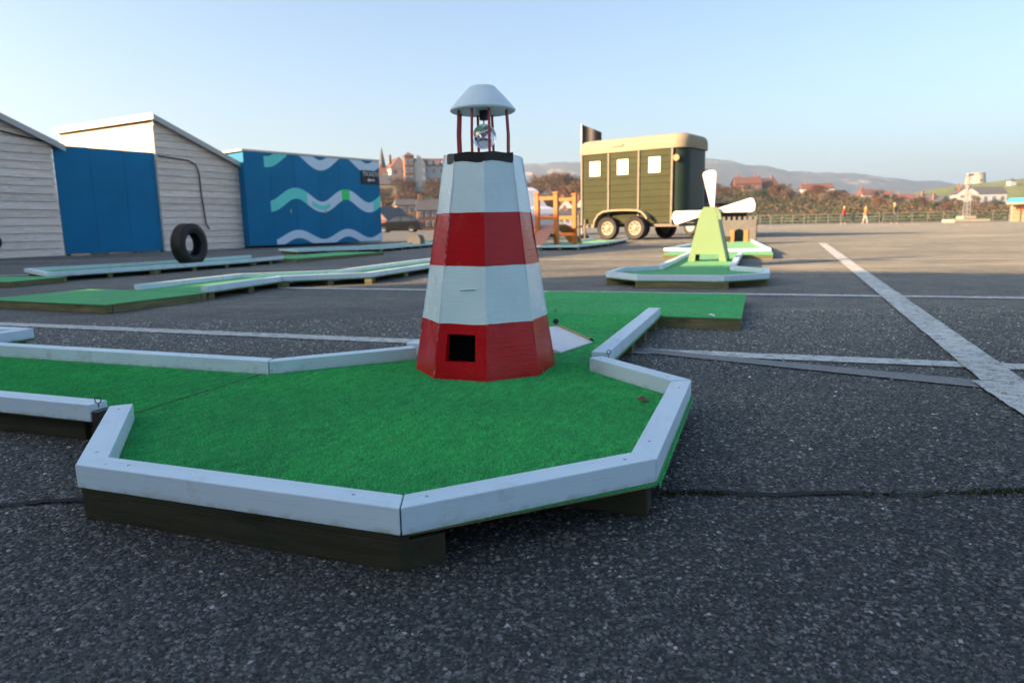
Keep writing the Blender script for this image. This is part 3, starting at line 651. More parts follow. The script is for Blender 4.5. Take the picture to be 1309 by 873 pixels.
# white exit ramp with a bamboo stick, behind the lighthouse's right-hand side
ex, ey = W(-.60, 2.22)
ramp = thing('exit_ramp', 'white wedge ramp with a bamboo stick on its edge beside the lighthouse', 'ramp', (ex, ey, ZD + .001), TH)
q4 = [(-.20, -.07), (-.005, -.07), (.052, .155), (-.10, .22)]; zt4 = (.062, .006, .005, .048)
m = MB(); m.add([(x, y, 0) for x, y in q4] + [(x, y, z) for (x, y), z in zip(q4, zt4)], [(3, 2, 1, 0), (4, 5, 6, 7), (0, 1, 5, 4), (1, 2, 6, 5), (2, 3, 7, 6), (3, 0, 4, 7)])
m.build('wedge', 'white', ramp, .0012)
MB().tube([(-.10, .212, .054), (-.03, .186, .034), (.044, .154, .0125)], .0036, 8).build('stick', 'bamboo', ramp, smooth=True)
MB().lathe([(.008, -.009), (.010, -.006), (.010, .006), (.008, .009)], 14, (-.10, .205, .066), 'y').build('knob', 'rubber', ramp, smooth=True)
MB().tube([(.042, .155, .0135), (.052, .150, .011)], .0048, 8).build('stick_end', 'rubber', ramp, smooth=True)

# ------------------------------------------------------------------ row of sheds and blue hoardings along the left
P0 = Vector((-9.4, 14.6)); RD = Vector((.62, .785)).normalized(); RN = Vector((RD.y, -RD.x)); RA = math.atan2(RD.y, RD.x)
def rowp(t): p = P0 + RD * t; return (p.x, p.y, 0)
unit_board = {}
def cube_mesh(key, mat):
    if key not in unit_board:
        unit_board[key] = MB().box(-.5, .5, -.5, .5, -.5, .5).mesh(key, mat)
    return unit_board[key]
# local frame of a row building: x along the row, y away from the camera (into the building)
SA = RA + R(8.5)
def shed(t0, label, width=2.24, hp=3.0, hl=2.08, depth=3.9, cable=None, detail=True, end=False):
    p_ = Vector(rowp(t0))
    if end: p_ -= Vector((math.cos(SA), math.sin(SA), 0)) * width
    root = thing('timber_shed', label, 'shed', p_, SA, 'timber sheds in the row')
    # dark core just behind the cladding
    MB().slab([(.03, 0), (width - .03, 0), (width - .03, hl - .05), (.03, hp - .05)], .03, depth).build('wall', 'clap', root)
    bh = .158; n = int(hp / bh) + 1; sl = (hp - hl) / width
    for i in range(n):                                   # front boards, cut to the roof slope
        z0 = i * bh + .012; z1 = min(z0 + bh - .006, hp); x1 = width if z1 <= hl else min(width, (hp - z0) / sl); x1b = width if z1 <= hl else max(.02, (hp - z1) / sl)
        if z0 >= hp - .03: break
        m = MB(); yo = rnd.uniform(-.003, .003)
        poly = [(0, z0), (x1, z0), (min(x1, max(x1b, .03)), z1), (0, z1)]
        m.add([(x, -.012 + yo, z) for x, z in poly[:2]] + [(x, .012 + yo, z) for x, z in poly[2:]] + [(x, .029, z) for x, z in poly],
              [(0, 1, 2, 3), (7, 6, 5, 4), (0, 4, 5, 1), (1, 5, 6, 2), (2, 6, 7, 3), (3, 7, 4, 0)]); m.build('board', 'clap', root)
    if detail:
        bm_ = cube_mesh('side_board', 'clapw')
        for i in range(n):
            z0 = i * bh + .012
            if z0 + bh > hp: break
            link('board', bm_, root, (-.004 + rnd.uniform(-.003, .003), depth / 2, z0 + bh / 2), None, (.03, depth, bh - .008))
    # roof slab with white fascia, overhanging
    ov = .17; a = [(-.05, hp + .05 * sl + .02), (width + ov, hl - ov * sl + .02)]
    rf_ = MB().slab([a[0], a[1], (a[1][0], a[1][1] + .05), (a[0][0], a[0][1] + .05)], -.12, depth + .12).build('roof', 'roofing', root)
    MB().slab([(a[0][0] - .03, a[0][1] - .07), (a[1][0] + .03, a[1][1] - .07), (a[1][0] + .03, a[1][1] + .055), (a[0][0] - .03, a[0][1] + .055)], -.15, -.123).build('fascia', 'fascia', rf_)
    MB().box(a[0][0] - .03, a[0][0] - .003, -.119, depth + .12, a[0][1] - .07, a[0][1] + .075).build('fascia', 'clapw', rf_)
    if cable:
        MB().tube([(x, -.035, z) for x, z in cable], .016, 6).build('cable', 'pipe', root, smooth=True)
    return root
shed1 = shed(.03, 'grey timber shed with a dark cable under its roof, beside the plain blue hoarding', cable=[(.2, 2.62), (1.0, 2.5), (1.7, 2.38), (2.2, 2.30)], hp=3.3, hl=2.27, end=True)
m = MB(); m.lathe([(.13 + .028 * math.cos(q), .028 * math.sin(q)) for q in [i * math.pi / 4 for i in range(8)]], 20, (.93, -.04, .33), 'y', True); m.build('hose_coil', 'rubber', shed1, smooth=True)
shed(2.14, 'grey timber shed between the two blue hoardings with a cable hanging down its front', cable=[(.02, 2.18), (.35, 2.16), (.8, 2.13), (.98, 2.05), (1.05, 1.85), (1.06, 1.4), (1.1, .9), (1.13, .62), (1.2, .52)])
shed(-6.8, 'grey timber shed further along the row away from the waves', detail=False)
# plain blue hoarding between the sheds
hoard = thing('blue_hoarding', 'plain dark blue hoarding standing between two timber sheds', 'hoarding', rowp(.06), RA)
for i in range(3):
    w = 2.06 / 3; o = MB().box(i * w + .002, (i + 1) * w - .002, .05, .078, .035, 2.27 - .008 * i).build('panel', 'blue', hoard, .003)
for x in (.05, .72, 1.4, 2.0): MB().box(x, x + .07, .08, .14, 0, 2.2).build('post', 'timber', hoard)
for x in (.5, 1.55): MB().box(x, x + .35, .02, .11, .002, .034).build('packer', 'ply', hoard)
h2 = thing('blue_hoarding', 'blue hoarding at the outer end of the row, towards the added shade block', 'hoarding', rowp(-4.4), RA)
for i in range(3): MB().box(i * .69 + .002, (i + 1) * .69 - .002, .05, .078, .03, 2.27).build('panel', 'blue', h2, .003)
for x in (.05, 1.0, 1.95): MB().box(x, x + .07, .08, .14, 0, 2.2).build('post', 'timber', h2)
# wave-painted blue cabin
cab = thing('blue_cabin', 'long blue cabin painted with pale and teal waves and a black ticket sign', 'cabin', rowp(4.33), RA)
CL = 4.5; CH = 2.45
MB().box(.02, CL - .02, .07, 2.3, .05, CH - .03).build('wall', 'blue', cab)
NP = 6; pw = CL / NP
for i in range(NP): MB().box(i * pw + .002, (i + 1) * pw - .002, .03 + .003 * (i % 2), .066, .06 + .01 * (i % 3), CH).build('panel', 'blue', cab, .004)
MB().box(-.03, CL + .02, .02, 2.34, CH + .002, CH + .05).build('roof', 'clapw', cab)
def wave(z0, amp, w, x0, x1, ph, per, mat, name='wave', top=CH - .01):
    n = max(4, int((x1 - x0) * 24)); vs = []; fs = []
    for i in range(n + 1):
        x = x0 + (x1 - x0) * i / n; q = 2 * math.pi * (x - ph) / per; c = z0 + amp * math.sin(q); sl = amp * 2 * math.pi / per * math.cos(q); hw = w / 2 * math.sqrt(1 + sl * sl) ** .8
        lo, hi = min(c - hw, top), min(c + hw, top); lo = max(lo, .075); hi = max(hi, .076)
        vs += [(x, .0, lo), (x, .0, hi), (x, .028, lo), (x, .028, hi)]
        if i:
            b = 4 * i; fs += [(b - 4, b, b + 1, b - 3), (b - 2, b - 1, b + 3, b + 2), (b - 3, b + 1, b + 3, b - 1), (b - 4, b - 2, b + 2, b)]
    fs += [(0, 1, 3, 2), (4 * n, 4 * n + 2, 4 * n + 3, 4 * n + 1)]
    m = MB(); m.add([(x, .024 + y * .15, z) for x, y, z in vs], fs); return m.build(name, mat, cab)
PER = 1.69; PH = 1.07
for x0, x1, mt_ in ((.69, 1.85, 'wave_teal'), (1.85, 3.03, 'wave_pale'), (3.03, 3.32, 'wave_green'), (3.32, 4.2, 'wave_pale'), (4.2, CL, 'wave_teal')): wave(1.255, .18, .29, x0, x1, PH, PER, mt_)
wave(1.235, .18, .12, 2.0, 2.6, PH, PER, 'wave_teal').location.y = -.004
wave(2.42, .20, .28, .58, 1.27, PH, PER, 'wave_teal'); wave(2.42, .20, .28, 1.55, CL, PH, PER, 'wave_pale')
wave(.205, .135, .22, .80, CL, PH, PER, 'wave_pale')
sg = MB().box(3.78, 4.44, -.012, .022, 1.78, 2.16).build('ticket_sign', 'black', cab, .004)
def text_mesh(txt, size, mat, parent, loc, rot, name='lettering', ext=.003):
    cu = bpy.data.curves.new(name, 'FONT'); cu.body = txt; cu.size = size; cu.extrude = ext; cu.align_x = 'CENTER'; cu.resolution_u = 2
    to = bpy.data.objects.new(name, cu); col.objects.link(to); dg = bpy.context.evaluated_depsgraph_get()
    me = bpy.data.meshes.new_from_object(to.evaluated_get(dg)); bpy.data.objects.remove(to); me.materials.clear(); me.materials.append(M[mat])
    o = link(name, me, parent, loc); o.rotation_euler = rot; return o
text_mesh('TICKETS', .165, 'white', sg, (4.12, -.016, 2.0), (R(90), 0, 0))
MB().slab([(3.98, 1.88), (4.06, 1.94), (4.06, 1.90), (4.26, 1.90), (4.26, 1.86), (4.06, 1.86), (4.06, 1.82)], -.019, -.014).build('arrow', 'white', sg)
MB().box(1.28, 1.31, .018, .033, .9, 1.0).build('handle', 'metal', cab); MB().box(2.42, 2.45, .018, .033, .9, 1.0).build('handle', 'metal', cab)

# unseen block and building added beyond the left edge, sized to throw foreground shade
def block(name, label, cat, loc, rz, w, d, h, mat, rh, roofmat, nwin=4, floors=2):
    r = thing(name, label, cat, loc, rz)
    MB().box(0, w, 0, d, 0, h).build('wall', mat, r)
    rf = MB().slab([(-.2, h + .003), (w + .2, h + .003), (w + .2, h + .2), (-.2, h + .2)], -.2, d + .2).build('roof', roofmat, r)
    wm = cube_mesh('win_' + name, 'glasspane')
    for fl in range(floors):
        for i in range(nwin):
            link('window', wm, r, ((i + .5) * w / nwin, .01, h / floors * (fl + .55)), None, (w / nwin * .5, .08, h / floors * .4))
    return r
HBd = Vector((.91, -.41)).normalized(); 
block('shade_building', 'unseen long white building added to shade the foreground', 'building', (-19.0, -.05, 0), math.atan2(HBd.y, HBd.x), 18, -9, 7.3, 'render', .3, 'slate', 5, 2)  # added building; width and pale walls shaped for shade and fill light
block('shade_kiosk', 'unseen tall timber block added to shade the ground on the left', 'kiosk', (*rowp(-20)[:2], 0), RA, 12, 4, 6.0, 'clap', .3, 'slate', 4, 1)  # added block; length and height set to shade the left ground
def lamp_post(label, loc, h, r0):
    r = thing('lamp_post', label, 'lamp post', loc)
    MB().lathe([(r0 * 1.7, 0), (r0 * 1.7, .35), (r0, .4), (r0 * .55, h)], 12).build('pole', 'metal', r, smooth=True)
    MB().tube([(0, 0, h - .05), (.25, 0, h + .1), (.7, 0, h + .15)], .03, 8).build('arm', 'metal', r, smooth=True)
    MB().box(.55, 1.0, -.12, .12, h + .08, h + .17).build('lamp_head', 'metal', r, .02); return r
lamp_post('slim metal lamp post beside the corner of the added shade building', (-17.3, 1.35, 0), 8.6, .07)

# ------------------------------------------------------------------ other golf holes
def poly_center(ps): return (sum(p[0] for p in ps) / len(ps), sum(p[1] for p in ps) / len(ps))
def channel(label, near, far, blocks=True, w=.05, close_start=False, close_end=False, ends=None):
    """deck between two kerb lines (world xy): near runs with the deck on its left, far is the opposite side, same direction"""
    c = poly_center(near + far); r = thing('golf_deck', label, 'golf deck', (c[0], c[1], 0), 0, 'mini golf decks')
    nr = [(x - c[0], y - c[1]) for x, y in near]; fr = [(x - c[0], y - c[1]) for x, y in far]
    board(r, nr + fr[::-1])
    run = list(nr)
    if close_start: run = [fr[0]] + run
    if close_end: run = run + [fr[-1]]
    kerb_run(r, run, w, bevel=0)
    kerb_run(r, fr[::-1], w, bevel=0)
    for i in range(len(nr) - 1):
        L = (Vector(nr[i + 1]) - Vector(nr[i])).length; n = max(2, int(L / .45))
        for j in range(n):
            f = (j + .12) / n
            a = Vector(nr[i]).lerp(Vector(nr[i + 1]), f); b = Vector(fr[min(i, len(fr) - 2)]).lerp(Vector(fr[min(i + 1, len(fr) - 1)]), f); d = (b - a).normalized()
            beam(r, a + d * .012, b - d * .012, .05, bevel=0)
    for p in run[1:-1]: MB().box(p[0] - .03, p[0] + .03, p[1] - .03, p[1] + .03, .0, ZD - .011).build('corner_block', 'timber', r)
    return r
def flat_pad(label, loc, rz, w, d):
    r = thing('golf_deck', label, 'golf deck', (loc[0], loc[1], 0), rz, 'mini golf decks')
    board(r, [(0, 0), (w, 0), (w, d), (0, d)])
    for y in (.026, d - .026): beam(r, (.004, y), (w - .004, y), .044, 0, ZD - .0095, 'fascia_board')
    for x in (.026, w - .026): beam(r, (x, .052), (x, d - .052), .044, 0, ZD - .0095, 'fascia_board')
    beam(r, (w / 2, .052), (w / 2, d - .052)); return r
# zig-zag hole on the left
flat_pad('flat green pad with bare timber edge at the start of the zig-zag deck', (-3.49, 4.53), R(-24), 1.2, .75)
channel('zig-zag green deck with white kerbs between the flat pad and the lighthouse', [(-2.10, 4.755), (-1.88, 5.66), (-1.22, 5.92), (-.82, 7.2), (-.25, 9.0)], [(-2.76, 5.045), (-2.42, 6.12), (-1.62, 6.42), (-1.30, 7.5), (-.75, 9.2)])
x, y = -2.22, 4.42
# tyre hole along the shed row
channel('long green deck with white kerbs that the black tyre stands on', [(-4.55, 6.78), (-4.0, 7.75), (-3.42, 9.2), (-3.25, 9.95)], [(-5.45, 7.75), (-4.75, 8.6), (-4.25, 9.75), (-4.0, 10.6)], close_start=True)
flat_pad('flat green pad at the far end of the tyre deck', (-3.95, 10.35), R(-22), .95, 2.3)
flat_pad('small flat green pad before the tyre deck', (-6.2, 6.55), R(-12), 1.75, .62)
channel('green deck with white kerbs in front of the wave-painted cabin', [(-3.95, 12.9), (-2.55, 13.7), (-1.9, 16.0), (-1.3, 19.0)], [(-4.6, 13.8), (-3.3, 15.0), (-2.7, 16.6), (-2.1, 19.4)], close_start=True)
def tyre(name, label, loc, rz, ro, ri, w, lean=0):
    r = thing(name, label, 'tyre', loc, rz)
    prof = [(ri, -w * .36), (ri + .02, -w * .42), ((ro + ri) / 2, -w * .5), (ro - .03, -w * .46), (ro - .005, -w * .38), (ro, -w * .2), (ro, w * .2), (ro - .005, w * .38), (ro - .03, w * .46), ((ro + ri) / 2, w * .5), (ri + .02, w * .42), (ri, w * .36)]
    inner = [(ri + .012, w * .30), (ro - .03, w * .34), (ro - .028, -w * .34), (ri + .012, -w * .30)]
    MB().lathe(prof + inner, 40, (0, 0, ro), 'y', True).build('casing', 'rubber', r, smooth=True)
    tr = MB()
    for i in range(44):
        a = 2 * math.pi * i / 44; c, s = math.cos(a), math.sin(a)
        for y0, y1 in ((-w * .36, -w * .14), (-w * .09, w * .09), (w * .14, w * .36)):
            t_ = ro * .05
            tr.add([((ro - .004) * c - q * s * t_, yy, ro + (ro - .004) * s + q * c * t_) if k == 0 else ((ro + .009) * c - q * s * t_, yy, ro + (ro + .009) * s + q * c * t_) for k in (0, 1) for yy in (y0, y1) for q in (-1, 1)],
                   [(0, 1, 3, 2), (4, 6, 7, 5), (0, 4, 5, 1), (1, 5, 7, 3), (3, 7, 6, 2), (2, 6, 4, 0)])
    tag(tr.build('tread', 'rubber', r), kind='stuff'); return r
t_ = tyre('car_tyre', 'black car tyre standing upright as an obstacle on the long deck', (-4.02, 8.72, ZD + .004), R(75), .25, .142, .18)
MB().box(-.11, .11, -.075, .075, 0, .02).build('foot', 'rubber', t_)
# block obstacle on the cabin deck
m = MB(); m.slab([(-.18, 0), (.18, 0), (.18, .13), (.12, .22), (-.12, .22), (-.18, .13)], -.12, .12); o = m.build('block_obstacle', 'railpaint', None, .008); o.location = (-2.35, 17.4, ZD + .001); o.rotation_euler = (0, 0, R(-20)); tag(o, 'small grey block obstacle on the deck in front of the wave-painted cabin', 'obstacle')

# windmill hole
wx, wy = W(-.535, 5.71)
wdeck = thing('golf_deck', 'octagonal green deck with white kerbs in front of the windmill', 'golf deck', (wx, wy, 0), TH, 'mini golf decks')
board(wdeck, octo()); kerb_run(wdeck, [(-.335, .56), (-HX, FX - .03), (-HX, -FX), (-FX, -HX), (FX, -HX), (HX, -FX), (HX, FX - .03), (.335, .56)], bevel=0)
for y, x in ((-.30, .598), (0, .598), (.27, .598), (.52, .30)): beam(wdeck, (-x, y), (x, y), bevel=0)
beam(wdeck, (-FX - .02, -HX + .026), (FX + .03, -HX + .026), .046, 0, ZD - .0095, 'fascia_board')
w2x, w2y = W(-.535, 7.75)
wrun = thing('golf_deck', 'narrow green deck with white kerbs that the pale green windmill stands on', 'golf deck', (w2x, w2y, 0), TH, 'mini golf decks')
board(wrun, [(-.335, -1.42), (.335, -1.42), (.335, 1.42), (-.335, 1.42)]); kerb_run(wrun, [(.335, -1.42), (.335, 1.42)], .05, bevel=0); kerb_run(wrun, [(-.335, 1.42), (-.335, -1.42)], .05, bevel=0)
for y in (-1.3, -.8, -.3, .2, .7, 1.2): beam(wrun, (-.33, y), (.33, y), bevel=0)
q = W(-1.2, 9.2); flat_pad('flat green pad behind the windmill deck', q, TH, 1.36, 1.05)
mx, my = W(-.52, 7.78)
wm = thing('windmill', 'pale green toy windmill with white blades on a golf deck', 'windmill', (mx, my, ZD + .001), TH + R(-6))
def mill_board(y0, y1, name):
    m = MB(); w = .203; poly = [(-w, 0), (-w + .078, 0), (-w + .082, .075), (w - .082, .075), (w - .078, 0), (w, 0), (.10, .44), (.092, .50), (.048, .572), (-.048, .572), (-.092, .50), (-.10, .44)]
    m.slab(poly, y0, y1); return m.build(name, 'mill', wm, .0)
mill_board(-.11, -.092, 'front_board'); mill_board(.13, .148, 'back_board')
for s in (-1, 1):
    m = MB(); m.add([(s * .195, -.091, .002), (s * .195, .129, .002), (s * .097, .129, .44), (s * .097, -.091, .44), (s * .18, -.091, .002), (s * .18, .129, .002), (s * .082, .129, .44), (s * .082, -.091, .44)], [(0, 1, 2, 3), (7, 6, 5, 4), (0, 4, 5, 1), (1, 5, 6, 2), (2, 6, 7, 3), (3, 7, 4, 0)]); m.build('side_board', 'mill', wm)
MB().lathe([(.03, .15), (.035, .155), (.035, .19), (.02, .2)], 16, (0, 0, .53), 'y').build('hub', 'metal', wm, smooth=True)
for ang in (97, 189, 8, 278):
    a = R(ang); m = MB(); prof = [(.03, -.02), (.40, -.075), (.432, -.06), (.445, 0), (.432, .06), (.40, .075), (.03, .02)]
    pts = [(x * math.cos(a) - z * math.sin(a), .53 + x * math.sin(a) + z * math.cos(a)) for x, z in prof]
    m.slab(pts, .176, .188); m.build('blade', 'millwhite', wm, .002)

# castle hole behind the windmill
channel('green deck with white kerbs that the grey castle stands on', [(2.95, 9.75), (3.62, 9.62), (4.7, 13.3), (5.5, 15.9)], [(2.3, 10.4), (2.6, 11.0), (3.9, 14.0), (4.75, 16.3)], close_start=True)
MBc = Vector((4.72, 14.35)); castle = thing('toy_castle', 'small grey toy castle with battlements and brown doors on a golf deck', 'castle', (MBc.x, MBc.y, ZD + .001), R(-20))
cw, chh = .66, .44
m = MB(); m.slab([(-cw / 2, 0), (-.09, 0), (-.09, .2), (-.06, .245), (0, .262), (.06, .245), (.09, .2), (.09, 0), (cw / 2, 0), (cw / 2, chh), (-cw / 2, chh)], -.03, .0); m.build('front_wall', 'castle', castle)
MB().box(-cw / 2, cw / 2, .3, .33, 0, chh).build('back_wall', 'castle', castle)
for s in (-1, 1): MB().box(s * cw / 2 - .015, s * cw / 2 + .015, .001, .299, 0, chh).build('side_wall', 'castle', castle)
for i in range(7):
    x = -cw / 2 + .02 + i * (cw - .04) / 6; MB().box(x - .028, x + .028, -.03, .0, chh + .001, chh + .07).build('merlon', 'castle', castle)
for s in (-1, 1): MB().box(s * .135 - .043, s * .135 + .043, -.045, -.032, .0, .235).build('door', 'doorwood', castle)
MB().box(-.28, -.18, -.06, -.035, 0, .11).build('flap', 'hook', castle)

# orange bridge hole
bx, by = .62, 14.2
channel('green deck with white kerbs that the orange bridge spans', [(.55, 12.9), (1.25, 12.75), (2.05, 14.6), (3.0, 17.6)], [(.1, 13.6), (.55, 14.3), (1.35, 16.0), (2.2, 18.2)], close_start=True)
bridge = thing('orange_bridge', 'orange toy suspension bridge with ladder towers and a humped pink deck', 'bridge', (.75, 14.15, ZD + .001), R(-28))
for y in (0, .95):
    t = None
    for x in (-.21, .21):
        MB().box(x - .045, x + .045, y - .045, y + .045, -.001, 1.02).build('tower_post', 'orange', bridge, .008)
        MB().box(x - .055, x + .055, y - .055, y + .055, 1.021, 1.06).build('post_cap', 'orange', bridge, .006)
    for z in (.16, .52, .90): MB().box(-.164, .164, y - .03, y + .03, z, z + .075).build('rung', 'orange', bridge, .006)
m = MB(); n = 18; vs = []; fs = []
for i in range(n + 1):
    y = -.55 + 2.05 * i / n; z = .40 * math.sin(math.pi * i / n) + .004
    vs += [(-.16, y, z), (.16, y, z), (.16, y, z + .02), (-.16, y, z + .02)]
    if i:
        b = 4 * i
        for q in range(4): fs.append((b - 4 + q, b + q, b + (q + 1) % 4, b - 4 + (q + 1) % 4))
fs += [(0, 1, 2, 3), tuple(4 * n + q for q in (3, 2, 1, 0))]; m.add(vs, fs).build('humped_deck', 'pink', bridge)

# ------------------------------------------------------------------ horse trailer
tr = thing('horse_trailer', 'dark green horse trailer with cream roof and three white posters on its side', 'trailer', (2.17, 21.0, 0), math.atan2(-.603, .798))
TL, TW, TZ0, TZ1 = 2.86, 1.75, .46, 2.47; RC = .42
def plan(off, n=7, x0=0):                              # plan outline with a rounded nose at +x
    ps = [(x0 - off, -off), (TL, -off)]
    for i in range(1, n): a = R(-90 + 90 * i / n); ps.append((TL + (RC + off) * math.cos(a) * .95, RC + (RC + off) * math.sin(a)))
    ps.append((TL + (RC + off) * .95, RC)); ps.append((TL + (RC + off) * .95, TW - RC))
    for i in range(1, n): a = R(90 * i / n); ps.append((TL + (RC + off) * math.cos(a) * .95, TW - RC + (RC + off) * math.sin(a)))
    return ps + [(TL, TW + off), (x0 - off, TW + off)]
MB().prism(plan(-.03, x0=0), TZ0, TZ1 - .01).build('body', 'tgreen2', tr, smooth=True)
xs = (0.0, .90, 1.86, TL); nb = 11; bh = (TZ1 - TZ0) / nb
for b in range(3):
    for i in range(nb):
        m = MB(); z0 = TZ0 + i * bh; x0, x1 = xs[b] + .004, xs[b + 1] - .004
        m.add([(x0, -.004, z0 + .004), (x1, -.004, z0 + .004), (x1, .006, z0 + bh - .003), (x0, .006, z0 + bh - .003), (x0, .028, z0 + .004), (x1, .028, z0 + .004), (x1, .028, z0 + bh - .003), (x0, .028, z0 + bh - .003)],
              [(0, 1, 2, 3), (7, 6, 5, 4), (0, 4, 5, 1), (1, 5, 6, 2), (2, 6, 7, 3), (3, 7, 4, 0)]); m.build('plank', 'tgreen', tr)
for x in xs: MB().box(x - .028, x + .028, -.03, .01, TZ0 - .03, TZ1 - .004).build('batten', 'batten', tr, .004)
# cream roof: rounded loft over the plan
def loft(rings, name, mat, parent):
    m = MB(); n = len(rings[0]); vs = [p for r in rings for p in r]
    fs = [(i * n + j, i * n + (j + 1) % n, (i + 1) * n + (j + 1) % n, (i + 1) * n + j) for i in range(len(rings) - 1) for j in range(n)]
    fs += [tuple(range(n - 1, -1, -1)), tuple((len(rings) - 1) * n + j for j in range(n))]
    return m.add(vs, fs).build(name, mat, parent, smooth=True)
loft([[(x, y, z) for x, y in plan(o_, x0=0)] for o_, z in ((.035, TZ1), (.04, TZ1 + .03), (.035, TZ1 + .2), (.01, TZ1 + .29), (-.06, TZ1 + .36), (-.18, TZ1 + .40), (-.38, TZ1 + .42))], 'roof', 'cream', tr)
MB().tube([(1.02, -.05, TZ1 + .16), (1.35, -.055, TZ1 + .17), (1.38, -.05, TZ1 + .2)], .014, 6).build('roof_handle', 'cream', tr)
for x in (.45, 1.36, 2.34):
    p_ = MB().box(x - .175, x + .175, -.022, -.008, 1.84, 2.26).build('poster', 'poster', tr)
    for k_ in range(4): MB().box(x - .1 + .04 * (k_ % 2), x + .06 + .04 * (k_ % 3), -.0245, -.0225, 1.95 + k_ * .055, 1.97 + k_ * .055).build('print', 'ink', p_)
MB().lathe([(.085, -.03), (.09, -.024), (.09, .0)], 16, (TL + .12, .0, 2.2), 'y').build('marker_lamp', 'amber', tr, smooth=True)
MB().box(TL + .02, TL + .30, -.03, .05, TZ0 + .10, TZ0 + .17).build('number_board', 'white', tr)
MB().box(.0, TL + .2, .06, TW - .06, TZ0 - .10, TZ0 - .01).build('chassis', 'hook', tr)
# fender over both wheels
fp = []; 
for i in range(13):
    f = i / 12
    if f < .3: a = R(180 - 90 * f / .3); fp.append((.98 + .43 * math.cos(a), .345 + .46 * math.sin(a)))
    elif f > .7: a = R(90 - 62 * (f - .7) / .3); fp.append((1.86 + .43 * math.cos(a), .345 + .46 * math.sin(a)))
    else: fp.append((.98 + (1.86 - .98) * (f - .3) / .4, .805 + .015 * math.sin(math.pi * (f - .3) / .4)))
ft = [(x + (x - 1.42) * .03, z + .045) for x, z in fp]
m = MB(); m.slab(fp + ft[::-1], -.27, -.03); m.build('mudguard', 'cream', tr)
def wheel(parent, x, y, z, ro, w, side=-1, rimmat='rim'):
    ri = ro * .60; wl_ = link('wheel', None, parent, (x, y, z))
    MB().lathe([(ri, -w / 2 + .015), (ro - .03, -w / 2), (ro, -w / 2 + .04), (ro, w / 2 - .04), (ro - .03, w / 2), (ri, w / 2 - .015)], 28, (0, 0, 0), 'y', True).build('tyre', 'rubber', wl_, smooth=True)
    yo = side * (w / 2 - .03)
    rm = MB().lathe([(ri + .004, yo + .02), (ri + .004, yo), (ri - .03, yo), (ri * .55, yo - side * .03), (ri * .3, yo + side * .012), (ri * .12, yo + side * .02)], 24, (0, 0, 0), 'y').build('rim', rimmat, wl_, smooth=True)
    for k_ in range(8):
        a = k_ * math.pi / 4; MB().lathe([(.022, yo - side * .02), (.022, yo + side * .004)], 6, (ri * .68 * math.cos(a), 0, ri * .68 * math.sin(a)), 'y').build('rim_hole', 'rubber', wl_)
    return wl_
for x in (.98, 1.86): wheel(tr, x, -.15, .335, .335, .2); wheel(tr, x, TW + .1, .335, .335, .2, 1)
dbm = MB(); dbm.tube([(.1, .3, .40), (-1.1, .85, .38)], .04, 6); dbm.tube([(.1, 1.45, .40), (-1.1, .9, .38)], .04, 6); dbm.build('drawbar', 'hook', tr)
MB().tube([(-.45, .55, .02), (-.45, .55, .75)], .035, 8).build('prop_stand', 'batten', tr); MB().lathe([(.09, 0), (.09, .02)], 12, (-.45, .55, .002)).build('stand_foot', 'hook', tr)
MB().tube([(.14, -.06, .02), (.14, -.06, .62)], .03, 8).build('prop_stand', 'batten', tr)

# black feather flag behind the trailer
fl_ = thing('banner_flag', 'black banner flag with slanted top on a pole behind the horse trailer', 'flag', (2.53, 24.6, 0), R(-8))
MB().tube([(0, 0, 0), (0, 0, 3.86)], .022, 8).build('pole', 'metal', fl_)
m = MB(); n = 10; vs = []; fs = []
for i in range(n + 1):
    x = .025 + .66 * i / n; y = .04 * math.sin(i * .7); vs += [(x, y, 2.2), (x, y, 3.84 - .28 * i / n), (x, y + .004, 2.2), (x, y + .004, 3.84 - .28 * i / n)]
    if i: b = 4 * i; fs += [(b - 4, b, b + 1, b - 3), (b - 2, b - 1, b + 3, b + 2), (b - 3, b + 1, b + 3, b - 1), (b - 4, b - 2, b + 2, b)]
m.add(vs, fs + [(0, 1, 3, 2), (4 * n, 4 * n + 2, 4 * n + 3, 4 * n + 1)]).build('cloth', 'black', fl_); MB().lathe([(.25, 0), (.25, .06), (.05, .1)], 16).build('base', 'rubber', fl_)

